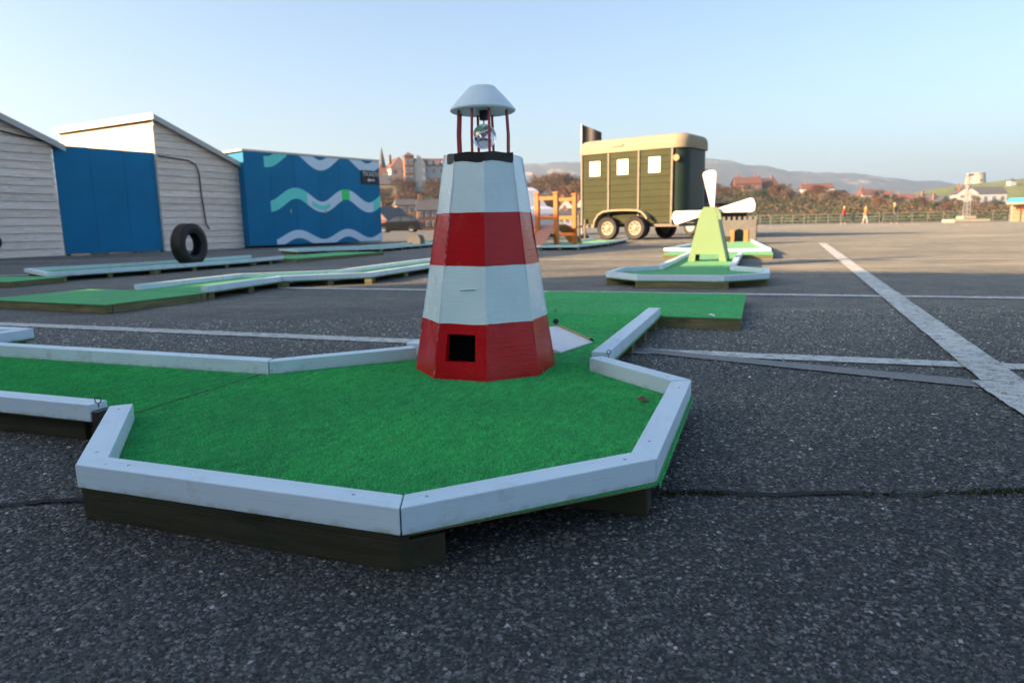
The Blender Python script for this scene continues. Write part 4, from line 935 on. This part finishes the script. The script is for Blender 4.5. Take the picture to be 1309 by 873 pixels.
# ------------------------------------------------------------------ vehicles
def vehicle(name, label, cat, loc, rz, low, glass, wd, mat, wheels, wr, inset=.14, lights=None, glassmat='glassdark', panes=()):
    """low: side outline of body (x,z); glass: side outline of cabin; wd: width"""
    r = thing(name, label, cat, loc, rz)
    zt = max(z for x, z in low)
    body = MB(); body.slab(low, -wd / 2, wd / 2); body.build('body', mat, r, .05, seg=2)
    n = len(glass); zl = min(z for x, z in glass); zh = max(z for x, z in glass)
    m = MB(); sh = lambda z: wd / 2 - .05 - inset * (z - zl) / max(.01, zh - zl)
    m.add([(x, -sh(z), z) for x, z in glass] + [(x, sh(z), z) for x, z in glass], [tuple(range(n)), tuple(range(2 * n - 1, n - 1, -1))] + [(i, n + i, n + (i + 1) % n, (i + 1) % n) for i in range(n)])
    m.build('cabin', mat, r, .03, seg=2)
    for pn in panes:
        for s in (-1, 1):
            mm = MB(); q = [(x, s * (sh(z) + .012), z) for x, z in pn] + [(x, s * (sh(z) - .03), z) for x, z in pn]; k_ = len(pn)
            mm.add(q, [tuple(range(k_)), tuple(range(2 * k_ - 1, k_ - 1, -1))] + [(i, k_ + i, k_ + (i + 1) % k_, (i + 1) % k_) for i in range(k_)]); mm.build('window', glassmat, r)
    for x in wheels:
        for s in (-1, 1): wheel(r, x, s * (wd / 2 - .09), wr, wr, .2, s, 'metal')
    for x, z, w_, h_, mt in (lights or []):
        for s in (-1, 1): MB().box(x - .03, x + .03, s * (wd / 2 - .28) - w_ / 2, s * (wd / 2 - .28) + w_ / 2, z, z + h_).build('light', mt, r, .01)
    return r
car_low = [(-2.05, .28), (-1.9, .22), (1.9, .22), (2.06, .32), (2.08, .62), (1.95, .78), (1.1, .93), (-1.85, .96), (-2.06, .88), (-2.1, .6)]
car_gl = [(1.15, .90), (.35, 1.42), (-.3, 1.5), (-1.3, 1.46), (-1.98, .93)]
car_panes = [[(.92, .97), (.33, 1.36), (-.28, 1.42), (-.32, .99)], [(-.40, .99), (-.36, 1.42), (-1.2, 1.38), (-1.32, 1.0)], [(-1.4, 1.0), (-1.3, 1.36), (-1.42, 1.33), (-1.75, 1.02)]]
vehicle('parked_car', 'black estate car parked on the sunlit tarmac beyond the blue cabin', 'car', (-10.3, 65.0, 0), R(176), car_low, car_gl, 1.75, 'carblack', (-1.28, 1.3), .31, lights=[(2.06, .62, .35, .14, 'white'), (-2.08, .75, .2, .2, 'redcoat')], panes=car_panes)
pick_low = [(-2.4, .45), (2.3, .42), (2.42, .55), (2.42, .98), (2.2, 1.08), (-2.4, 1.08)]
vehicle('pickup_truck', 'dark blue pickup parked behind the horse trailer', 'pickup', (6.25, 25.6, 0), R(118), pick_low, [(1.25, 1.03), (.75, 1.62), (-.7, 1.66), (-.85, 1.03)], 1.7, 'cardark', (-1.45, 1.5), .36, lights=[(2.42, .75, .25, .16, 'white'), (-2.42, .75, .15, .25, 'redcoat')], panes=[[(1.05, 1.1), (.68, 1.54), (.2, 1.56), (.2, 1.1)], [(.1, 1.1), (.1, 1.56), (-.62, 1.58), (-.72, 1.1)]])
van_low = [(-2.5, .35), (2.3, .30), (2.5, .45), (2.52, .9), (2.3, 1.15), (1.75, 1.25), (-2.5, 1.25)]
vehicle('white_van', 'white van parked behind the orange bridge', 'van', (.05, 31.5, 0), R(-62), van_low, [(1.78, 1.2), (1.1, 1.95), (.7, 2.1), (-2.45, 2.12), (-2.5, 1.2)], 1.85, 'carwhite', (-1.6, 1.6), .33, inset=.1, lights=[(2.5, .7, .3, .18, 'glasspane')], panes=[[(1.55, 1.28), (1.02, 1.85), (.45, 1.88), (.45, 1.28)]])

# ------------------------------------------------------------------ people
def skin_mesh(name, joints, bones, mat, parent, sub=1):
    me = bpy.data.meshes.new(name); me.from_pydata([j[:3] for j in joints], bones, []); o = bpy.data.objects.new(name, me); col.objects.link(o)
    sk = o.modifiers.new('s', 'SKIN'); sk.use_smooth_shade = True; su = o.modifiers.new('u', 'SUBSURF'); su.levels = sub; su.render_levels = sub
    for i, j in enumerate(joints): d = me.skin_vertices[0].data[i]; d.radius = (j[3], j[3] if len(j) < 5 else j[4]); d.use_root = (i == 0)
    dg = bpy.context.evaluated_depsgraph_get(); m2 = bpy.data.meshes.new_from_object(o.evaluated_get(dg)); bpy.data.objects.remove(o); m2.materials.clear(); m2.materials.append(M[mat]); m2.name = name
    return link(name, m2, parent)
def person(label, loc, rz, coat, trous, hair, stride=.18):
    r = thing('person', label, 'person', loc, rz, 'people walking at the edge of the car park')
    J = [(0, 0, .95, .14, .10), (0, 0, 1.2, .14, .10), (0, 0, 1.42, .15, .09), (0, 0, 1.52, .055), (0, .01, 1.60, .075, .09), (0, .01, 1.70, .07, .085)]
    B = [(0, 1), (1, 2), (2, 3), (3, 4), (4, 5)]
    for s in (-1, 1):
        b = len(J); J += [(s * .09, 0, .90, .085), (s * .10, s * stride * .5, .50, .06), (s * .10, s * stride - .03, .09, .042), (s * .10, s * stride + .13, .035, .035)]; B += [(0, b), (b, b + 1), (b + 1, b + 2), (b + 2, b + 3)]
        b = len(J); J += [(s * .19, 0, 1.40, .055), (s * .23, -s * .06, 1.12, .042), (s * .24, -s * .02 + .05, .88, .032), (s * .24, .08, .78, .03)]; B += [(2, b), (b, b + 1), (b + 1, b + 2), (b + 2, b + 3)]
    skin_mesh('body', J, B, 'skin', r)
    C = [(0, 0, .82, .19, .14), (0, 0, 1.0, .175, .13), (0, 0, 1.22, .17, .125), (0, 0, 1.44, .175, .11), (0, 0, 1.51, .075)]; CB = [(0, 1), (1, 2), (2, 3), (3, 4)]
    for s in (-1, 1): b = len(C); C += [(s * .20, 0, 1.40, .075), (s * .24, -s * .06, 1.12, .06), (s * .25, -s * .02 + .05, .90, .05)]; CB += [(3, b), (b, b + 1), (b + 1, b + 2)]
    skin_mesh('coat', C, CB, coat, r)
    D = [(0, 0, .92, .15, .115)]; DB = []
    for s in (-1, 1): b = len(D); D += [(s * .09, 0, .84, .10), (s * .10, s * stride * .5, .50, .075), (s * .10, s * stride - .03, .10, .06)]; DB += [(0, b), (b, b + 1), (b + 1, b + 2)]
    skin_mesh('trousers', D, DB, trous, r)
    m = MB(); sphere(m, (0, -.012, 1.665), .102, 14, 8, -10, 90); m.build('hair', hair, r, smooth=True)
person('person in a bright red coat walking by the far railing', (33.0, 69.0, 0), R(60), 'redcoat', 'denim', 'hairp')
person('person in an orange coat and pale trousers walking by the far railing', (33.4, 65.6, 0), R(80), 'orangecoat', 'palet', 'hair')
person('person in dark clothes with fair hair near the far railing', (31.8, 57.8, 0), R(-110), 'olivecoat', 'denim', 'hairp')

# ------------------------------------------------------------------ railing, mast and seaside stall at the far edge
def railing(label, a, b, n):
    a, b = Vector(a), Vector(b); d = b - a; L = d.length; r = thing('railing', label, 'railing', (a.x, a.y, 0), math.atan2(d.y, d.x), 'railings along the quay')
    pm = cube_mesh('rail_post', 'railpaint')
    for i in range(n + 1): link('post', pm, r, (L * i / n, 0, .5), None, (.06, .06, 1.0))
    for z in (.35, .65, .97): MB().box(0, L, -.02, .02, z, z + .04).build('rail', 'railpaint', r)
railing('grey metal railing at the far edge of the car park behind the castle', (20.5, 83), (35.8, 67.6), 18)
railing('grey metal railing at the far edge of the car park beside the light mast', (36.0, 67.4), (55.6, 51.8), 20)
mast = thing('light_mast', 'tall pale lattice light mast on a concrete base by the far railing', 'mast', (40.2, 61.5, 0), 0)
MB().prism([(-1.6, -.9), (1.6, -.9), (1.6, .9), (-1.6, .9)], 0, .28).build('base', 'stone', mast, .05); MB().prism([(-.6, -.5), (.6, -.5), (.6, .5), (-.6, .5)], .282, .55).build('plinth', 'stone', mast, .05)
m = MB()
for sx in (-1, 1):
    for sy in (-1, 1): m.tube([(sx * .2, sy * .2, .5), (sx * .12, sy * .12, 4.0)], .035, 5)
for i in range(9):
    z0 = .5 + i * .385; k_ = .2 - .08 * i / 9
    m.tube([(-k_, -k_, z0), (k_, -k_, z0 + .385)], .018, 4); m.tube([(k_, k_, z0), (-k_, k_, z0 + .385)], .018, 4); m.tube([(-k_, k_, z0), (-k_, -k_, z0 + .385)], .018, 4); m.tube([(k_, -k_, z0), (k_, k_, z0 + .385)], .018, 4)
m.build('lattice', 'metal', mast); MB().box(-.3, .3, -.15, .15, 4.0, 4.2).build('lamp_head', 'metal', mast, .02); MB().box(-.22, .22, -.2, .2, 2.9, 3.2).build('control_box', 'metal', mast, .02)
stall = thing('seaside_stall', 'seaside stall with blue roof, orange front and pale tent behind the quay', 'stall', (63, 88, .2), R(-35))
MB().box(0, 12, 0, 5, -.6, 1.6).build('wall', 'brickpale', stall); MB().box(.8, 11, -.06, -.003, .9, 1.9).build('front', 'orange', stall)
MB().slab([(-.6, 1.95), (12.6, 1.95), (12.4, 2.5), (-.2, 2.5)], -1.4, 5.4).build('roof', 'bluecan', stall); MB().box(-.5, 12.5, -1.45, -1.41, 1.7, 1.94).build('valance', 'cream', stall)
m = MB(); m.add([(1.8, -.4, 2.503), (11, -.4, 2.503), (11, 4.5, 2.503), (1.8, 4.5, 2.503), (4.2, 2, 4.6), (9.2, 2, 4.6)], [(3, 2, 1, 0), (0, 1, 5, 4), (2, 3, 4, 5), (1, 2, 5), (3, 0, 4)]); m.build('tent_roof', 'tarp', stall)
for x in (0.1, 2.5, 5, 7.5, 10, 12): MB().box(x, x + .1, -1.35, -1.25, -.6, 1.94).build('post', 'metal', stall)

# ------------------------------------------------------------------ hills
def interp(tab, x):
    return float(np.interp(x, [a for a, b in tab], [b for a, b in tab]))
def hills(name, mat, tab, y0, y1, y2, back, nx, ny, jit, seed, xr):
    """terrain strip: rises between depths y0 and y1 to the crest heights in tab (keyed by x/y), flat to y2, z=back there"""
    rs = np.random.RandomState(seed); vs = []; fs = []
    ph = rs.uniform(0, 6.28, 12); fr = rs.uniform(.5, 1, 12)
    for j in range(ny + 1):
        y = y0 + (y2 - y0) * j / ny; f = min(1, max(0, (y - y0) / (y1 - y0))); f = f * f * (3 - 2 * f)
        for i in range(nx + 1):
            r = xr[0] + (xr[1] - xr[0]) * i / nx; x = r * y
            wob = sum(math.sin(r * (14 + 11 * k) * fr[k] * 2 + ph[k] + y / (y1 - y0) * (2 + k * .7)) / (1.6 + k) for k in range(12))
            top = interp(tab, r) * (y1 / y1); z = -.5 + f * (top + .5)
            if y > y1: z = top + (back - top) * ((y - y1) / max(1, y2 - y1)) ** 1.0
            z += wob * jit * f + rs.randn() * jit * .15 * f
            vs.append((x, y, z))
            if i and j: a = j * (nx + 1) + i; fs.append((a - nx - 2, a - nx - 1, a, a - 1))
    me = bpy.data.meshes.new(name); me.from_pydata(vs, [], fs); me.materials.append(M[mat])
    for p in me.polygons: p.use_smooth = True
    o = tag(link(name, me), kind='structure'); return vs, nx
SLOPE = [(-.9, 14), (-.3, 15), (-.19, 15.5), (-.1, 16.2), (-.06, 15), (.0, 12), (.03, 10), (.06, 12.5), (.105, 13), (.165, 12.8), (.277, 12.5), (.33, 12), (.39, 10.8), (.5, 8.2), (.61, 5.6), (.735, 3.6), (1, 3)]
RIDGE = [(-.8, 150), (-.3, 170), (0, 205), (.027, 218), (.105, 220), (.22, 216), (.275, 218), (.30, 214), (.342, 203), (.387, 185), (.454, 170), (.498, 152), (.588, 131), (.643, 125), (.73, 112), (1.1, 90)]
GHILL = [(.40, 3), (.50, 12), (.556, 19), (.578, 25), (.61, 29), (.643, 31.5), (.68, 33), (.73, 36.5), (.9, 40), (1.2, 40)]
def slope_z(x, y):
    f = min(1, max(0, (y - 165) / (300 - 165))); f = f * f * (3 - 2 * f); return -.5 + f * (interp(SLOPE, x / y) + .5)
hills('wooded_slope', 'slope', SLOPE, 165, 300, 900, 1, 150, 40, .35, 1, (-.9, .95))
hills('green_hill', 'greenhill', GHILL, 420, 690, 1200, 5, 80, 24, .5, 2, (.40, 1.15))
hills('downland_ridge', 'ridge', RIDGE, 1500, 2600, 4200, 150, 300, 70, 6.5, 3, (-.8, 1.05))

# ------------------------------------------------------------------ houses
win_m = cube_mesh('house_window', 'glasspane')
def house(name, label, loc, rz, w, d, h, rh, wall, roof, cols_, floors, group=None, chim=1, gable=False, cat='house', frames=None, base=None):
    r = thing(name, label, cat, loc, rz, group)
    MB().slab([(-w / 2, -1.5), (w / 2, -1.5), (w / 2, h), (-w / 2, h)], 0, d).build('wall', wall, r)
    if base: MB().box(-w / 2 - .05, w / 2 + .05, -.05, d + .05, -1.5, h * .45).build('lower_wall', base, r)
    e = .35; m = MB()
    if gable: m.add([(-w / 2 - e, -e, h - .1), (w / 2 + e, -e, h - .1), (w / 2 + e, d + e, h - .1), (-w / 2 - e, d + e, h - .1), (0, -e, h + rh), (0, d + e, h + rh)], [(3, 2, 1, 0), (0, 4, 5, 3), (1, 2, 5, 4), (0, 1, 4), (2, 3, 5)])
    else: m.add([(-w / 2 - e, -e, h - .1), (w / 2 + e, -e, h - .1), (w / 2 + e, d + e, h - .1), (-w / 2 - e, d + e, h - .1), (-w / 2 + .1, d / 2, h + rh), (w / 2 - .1, d / 2, h + rh)], [(3, 2, 1, 0), (0, 1, 5, 4), (2, 3, 4, 5), (1, 2, 5), (3, 0, 4)])
    rf_ = m.build('roof', roof, r)
    if gable: MB().add([(-w / 2, -.36, h - .12), (w / 2, -.36, h - .12), (0, -.36, h + rh * .94), (-w / 2, -.3, h - .12), (w / 2, -.3, h - .12), (0, -.3, h + rh * .94)], [(0, 1, 2), (5, 4, 3), (0, 3, 4, 1), (1, 4, 5, 2), (2, 5, 3, 0)]).build('gable_wall', wall, r)
    for k_ in range(chim): cx = (-w / 3 if k_ == 0 else w / 3); MB().box(cx - .4, cx + .4, d / 2 - .4, d / 2 + .4, h, h + rh + 1.1).build('chimney', 'brick', rf_)
    for fl in range(floors):
        for i in range(cols_):
            xx = -w / 2 + (i + .5) * w / cols_; zz = h * (fl + .55) / floors
            if frames: link('window_frame', cube_mesh('frame_' + frames, frames), r, (xx, -.04, zz), None, (w / cols_ * .6, .12, h / floors * .55))
            link('window', win_m, r, (xx, -.06, zz), None, (w / cols_ * .42, .14, h / floors * .40))
    return r
Hs = slope_z
# big hotel and its neighbours on the left bluff
hot = house('hotel', 'large red brick and white hotel with dormers on the bluff behind the lighthouse', (-27.5, 259, 14.4), R(14), 15, 10, 8.0, 3.0, 'renderbl', 'tile', 5, 2, cat='hotel', chim=2, base='brick', frames='render')
MB().box(-10.6, -7.2, -1.2, 6, -1.5, 11.4).build('tower', 'brick', hot)
tw = MB(); tw.add([(-10.8, -1.4, 11.402), (-7.0, -1.4, 11.402), (-7.0, 6.2, 11.402), (-10.8, 6.2, 11.402), (-8.9, 2.4, 13.0)], [(3, 2, 1, 0), (0, 1, 4), (1, 2, 4), (2, 3, 4), (3, 0, 4)]); tw.build('tower_roof', 'tile', hot)
for zz in (3.4, 6.3, 9.2):
    for xx in (-9.7, -8.1): link('window_frame', cube_mesh('frame_render', 'render'), hot, (xx, -1.24, zz), None, (1.2, .12, 1.7)); link('window', win_m, hot, (xx, -1.26, zz), None, (.8, .14, 1.25))
gm = MB(); gm.add([(-7.19, -1.0, -1.5), (-3.2, -1.0, -1.5), (-3.2, -1.0, 8.6), (-5.2, -1.0, 11.6), (-7.19, -1.0, 8.6), (-7.19, 4, -1.5), (-3.2, 4, -1.5), (-3.2, 4, 8.6), (-5.2, 4, 11.6), (-7.19, 4, 8.6)], [(0, 1, 2, 3, 4), (9, 8, 7, 6, 5), (0, 5, 6, 1), (1, 6, 7, 2), (2, 7, 8, 3), (3, 8, 9, 4), (4, 9, 5, 0)]); gm.build('gable_wing', 'render', hot)
for i in range(4): MB().box(-1.8 + i * 2.5, -.4 + i * 2.5, .2, 1.6, 8.3, 9.7).build('dormer', 'render', hot)
house('house', 'white gabled house beside the hotel tower on the bluff', (-40.5, 262, 15.5), R(25), 6.5, 9, 6.5, 4.0, 'render', 'tile', 2, 2, gable=True)
house('house', 'low red roofed villa at the left end of the bluff', (-45.6, 264, 16), R(10), 6, 7, 4.6, 2.2, 'render', 'tile', 2, 1)
house('house', 'grey slated cottage below the hotel on the bluff', (-42.5, 250, 11.0), R(5), 9.5, 8, 4.6, 3.4, 'brickpale', 'slate', 3, 1)
church = thing('church', 'church with a thin dark spire beyond the blue cabin', 'church', (-48.2, 268, 15), 0)
MB().box(-1.5, 1.5, 0, 3, 0, 7).build('tower', 'stone', church); MB().lathe([(1.7, 7.002), (.05, 15.5)], 8, (0, 1.5, 0)).build('spire', 'slate', church); MB().slab([(-9, 0), (-1.6, 0), (-1.6, 4), (-5.2, 6.8), (-9, 4)], 0, 12).build('nave', 'slate', church)
# harbour-level houses, left
house('house', 'sandy fronted house at the foot of the bluff behind the black car', (-22.0, 150, 0), R(15), 4.2, 7, 5.2, 1.4, 'brickpale', 'slate', 2, 2, frames='render')
house('house', 'terraced house with white bay windows at the foot of the bluff', (-16.8, 149, 0), R(12), 5.6, 7, 4.0, 2.4, 'brick', 'slate', 4, 2, frames='render')
house('house', 'terraced house with white bays nearest the lighthouse at the foot of the bluff', (-11.0, 149, 0), R(12), 5.6, 7, 4.0, 2.4, 'brick', 'slate', 4, 2, frames='render')
house('house', 'brown gabled boathouse at the foot of the bluff beside the blue cabin', (-26.2, 138, 0), R(-30), 5.2, 7, 1.9, 2.6, 'brick', 'slate', 1, 1, gable=True)
house('house', 'timber framed white gabled house behind the horse trailer', (13.6, 168, 0), R(-8), 3.6, 7, 4.3, 2.2, 'render', 'tile', 2, 2, gable=True, frames='bark')
house('house', 'second white gabled house behind the horse trailer, beside the timber framed one', (17.3, 168, 0), R(-8), 3.4, 7, 4.5, 2.1, 'render', 'tile', 2, 2, gable=True, frames='bark')
house('house', 'long white terrace low on the quay behind the horse trailer', (15.4, 158, 0), R(-5), 9, 6, 2.6, 1.0, 'renderbl', 'slate', 7, 1, frames='render')
house('house', 'pale farmhouse with a bright gable high above the brown wood', (17.0, 420, 20.5), R(10), 5, 7, 5, 4.5, 'render', 'tile', 2, 2, gable=True)
house('house', 'pair of white cottages at the skyline above the brown wood', (10.4, 400, 17.5), R(20), 7, 6, 4, 2.4, 'render', 'slate', 3, 1)
house('house', 'tall cream block of flats on the slope behind the windmill blades', (84.5, 300, 13.0), R(20), 6, 8, 9.0, .8, 'stone', 'slate', 2, 4)
house('house', 'long red roofed house on the slope above the castle', (102, 300, 11.6), R(-4), 11, 8, 4.5, 3.0, 'brick', 'tile', 4, 1, chim=2)
house('house', 'second red roofed house on the slope, right of the long one', (112.5, 304, 11.4), R(8), 9, 8, 4.0, 3.2, 'brick', 'tile', 3, 1, chim=2)
house('house', 'wide pale villa with low red roof on the slope', (134, 305, 10.2), R(-10), 13, 8, 3.6, 2.2, 'render', 'tile', 5, 1)
rows = [('small white house with red roof in the distant row above the slope', 'render', 'tile', 'white houses with red roofs on the slope'), ('small brick house with red roof in the distant row above the slope', 'brick', 'tile', 'brick houses with red roofs on the slope'),
        ('small pale house with grey roof in the distant row above the slope', 'renderbl', 'slate', 'pale houses with grey roofs on the slope')]
hr = random.Random(21)
for i in range(34):
    rr = .43 + .285 * (i + hr.uniform(-.3, .3)) / 34; dd = 330 + hr.uniform(-25, 45); k_ = hr.choice([0, 0, 1, 1, 2]); lb = rows[k_]
    house('house', lb[0], (rr * dd, dd, Hs(rr * dd, 300) * 1.0 + hr.uniform(-1.2, .6)), R(hr.uniform(-35, 35)), hr.uniform(5, 10), hr.uniform(6, 8), hr.uniform(3, 4.6), hr.uniform(1.6, 2.8), lb[1], lb[2], hr.choice([2, 3]), 1, lb[3], chim=1, gable=hr.random() < .25)
house('house', 'white gabled house with a long grey wing near the seaside stall', (196, 300, 5.2), R(-20), 8, 8, 5.0, 3.4, 'render', 'slate', 2, 2, gable=True)
house('house', 'long grey roofed hall behind the white gabled house', (214, 318, 6.0), R(-15), 20, 9, 4.6, 3.2, 'renderbl', 'slate', 6, 1)
mt = thing('martello_tower', 'round pale martello tower on the crest of the green hill', 'tower', (457, 690, 30.6), 0)
MB().lathe([(9.2, -1), (8.4, 6), (7.8, 10.5), (8.2, 11.0), (8.2, 12.0), (7.2, 12.0), (7.2, 11.2)], 28).build('wall', 'stone', mt, smooth=True); MB().lathe([(7.15, 11.0), (7.15, 11.3), (2, 12.3)], 24).build('roof', 'stone', mt); MB().box(-1, 1, -8.6, -7.2, 3, 5.6).build('doorway', 'dark', mt)
lk = thing('lookout_hut', 'small pale lookout hut on the green hill', 'hut', (430, 600, 23), 0); MB().box(-2.5, 2.5, 0, 5, 0, 7).build('wall', 'render', lk); MB().lathe([(3.4, 7.01), (.1, 9.5)], 8, (0, 2.5, 0)).build('roof', 'slate', lk)

# ------------------------------------------------------------------ trees and scrub
def tree_proto(name, seed, h, rx, crown, nleaf, leaf):
    r_ = random.Random(seed); rs = np.random.RandomState(seed); root = link(name, None); m = MB(); tips = []
    m.tube([(0, 0, -.6), (.1, 0, h * .25), (0, .1, h * .5), (.1, .05, h * .78)], [h * .032, h * .026, h * .018, h * .006], 7)
    for i in range(11):
        z = h * r_.uniform(.22, .6); a = r_.uniform(0, 6.28); L = rx * r_.uniform(.6, 1.0); e = (L * math.cos(a), L * math.sin(a), min(h * .95, z + h * r_.uniform(.15, .35)))
        m.tube([(0, 0, z), (e[0] * .5, e[1] * .5, z + (e[2] - z) * .45), e], [h * .013, h * .009, h * .003], 5); tips.append(e)
    m.build('trunk', 'bark', root, smooth=True)
    cl = [Vector(t) for t in tips] + [Vector((r_.gauss(0, rx * .4), r_.gauss(0, rx * .4), h * r_.uniform(.45, .9))) for _ in range(16)]
    C = np.array([[c.x, c.y, c.z] for c in cl]); idx = rs.randint(0, len(C), nleaf); sd = rs.uniform(.10, .24, len(C))[idx][:, None] * rx * 1.25
    ctr = C[idx] + rs.randn(nleaf, 3) * sd * [1, 1, .8]; ctr[:, 2] = np.clip(ctr[:, 2], h * .12, h * 1.03)
    d1 = rs.randn(nleaf, 3); d1 /= np.linalg.norm(d1, axis=1)[:, None]; d2 = np.cross(d1, rs.randn(nleaf, 3)); d2 /= np.linalg.norm(d2, axis=1)[:, None]; s = rs.uniform(.5, 1.2, nleaf)[:, None] * leaf
    V = np.stack([ctr - d1 * s, ctr + d1 * s * .8 + d2 * s * .25, ctr + d2 * s * .7], 1)
    link('crown', arr_mesh('crown', V.reshape(-1, 3), np.arange(nleaf * 3).reshape(-1, 3), crown), root); return root
protos = [tree_proto('bare_tree', 1, 9, 3.6, 'twig_brown', 2600, .34), tree_proto('bare_tree', 2, 8, 3.9, 'twig_rust', 2600, .34), tree_proto('bare_tree', 3, 10, 4.0, 'twig_dark', 2800, .34), tree_proto('bare_tree', 4, 6.5, 3.4, 'twig_green', 2600, .32), tree_proto('bare_tree', 5, 7.5, 4.2, 'twig_brown', 2800, .34)]
tl = {0: 'brown bare tree', 1: 'rust coloured bare tree', 2: 'dark bare tree', 3: 'dull green bushy tree', 4: 'broad brown bare tree'}
used = set(); trr = random.Random(5)
def tree(k_, x, y, z, s, where, group):
    if k_ in used: o = copy_tree(protos[k_])
    else: o = protos[k_]; used.add(k_)
    o.location = (x, y, z); o.rotation_euler = (0, 0, trr.uniform(0, 6.28)); o.scale = (s * trr.uniform(.9, 1.15), s * trr.uniform(.9, 1.15), s * trr.uniform(.85, 1.1))
    tag(o, tl[k_] + ' ' + where, 'tree', group)
for i in range(46):                                   # bluff under the hotel
    x = trr.uniform(-62, 6); y = trr.uniform(190, 252); tree(trr.choice([0, 1, 2, 4, 0, 4, 3]), x, y, Hs(x, y) - .3, trr.uniform(.55, .95), 'on the bluff under the hotel', 'trees on the bluff')
for i in range(34):                                   # wood behind the orange bridge and trailer
    x = trr.uniform(4, 62); y = trr.uniform(205, 305); tree(trr.choice([0, 4, 1, 2, 0]), x, y, Hs(x, y) - .3, trr.uniform(.8, 1.25), 'in the wood behind the horse trailer', 'trees behind the trailer')
for i in range(66):                                   # right-hand slope
    rr = trr.uniform(.26, .74); y = trr.uniform(235, 322); x = rr * y; tree(trr.choice([0, 1, 3, 3, 4, 1, 2]), x, y, Hs(x, y) - .3, trr.uniform(.32, .72) * (1 if rr < .45 else .8), 'on the slope beyond the quay', 'trees on the slope beyond the quay')
def scrub(name, label, n, xr, yr, mats, seed, hh, thr=-.1):
    rs = np.random.RandomState(seed)
    r0 = rs.uniform(*xr, n); y = rs.uniform(*yr, n); x = r0 * y
    clump = np.sin(x * .21 + seed) * np.sin(y * .17 + x * .05) + np.sin(x * .53 + 2) * .6 + rs.randn(n) * .55; kk = clump > thr; x, y, clump = x[kk], y[kk], clump[kk]; n = len(x)
    z = np.array([slope_z(a, b) for a, b in zip(x, y)]) + rs.rand(n) ** 1.3 * hh * (1 + .5 * np.clip(clump, 0, 1.5))
    ctr = np.c_[x, y, z]; d1 = rs.randn(n, 3); d1 /= np.linalg.norm(d1, axis=1)[:, None]; d2 = np.cross(d1, rs.randn(n, 3)); d2 /= np.linalg.norm(d2, axis=1)[:, None]; s = rs.uniform(.25, .75, n)[:, None]
    V = np.stack([ctr - d1 * s, ctr + d1 * s * .8 + d2 * s * .3, ctr + d2 * s * .8], 1)
    tag(link(name, arr_mesh(name, V.reshape(-1, 3), np.arange(n * 3).reshape(-1, 3), mats)), label, 'scrub', kind='stuff')
scrub('scrub', 'brown winter scrub covering the bluff and slopes', 46000, (-.3, .78), (205, 305), 'twig_brown', 31, 1.3, .25)
scrub('scrub', 'dull green scrub and ivy on the slopes beyond the quay', 60000, (-.3, .78), (170, 300), 'twig_green', 32, .9, .1)
scrub('scrub', 'rust coloured scrub on the slopes beyond the quay', 16000, (-.3, .78), (190, 300), 'twig_rust', 33, 1.3, .4)

# ------------------------------------------------------------------ haze
def haze():
    m = bpy.data.materials.new('pale_air'); m.use_nodes = True; t = m.node_tree; t.nodes.remove(t.nodes['Principled BSDF'])
    v = t.nodes.new('ShaderNodeVolumePrincipled'); v.inputs['Color'].default_value = (.50, .72, 1, 1); v.inputs['Density'].default_value = 2.7e-4; v.inputs['Anisotropy'].default_value = .2
    t.links.new(v.outputs[0], t.nodes['Material Output'].inputs['Volume']); M['haze'] = m
    o = MB().box(-5900, 5900, -1400, 5900, -1.6, 245).build('haze', m); tag(o, 'pale blue winter haze over the harbour', 'haze', kind='stuff')
haze()
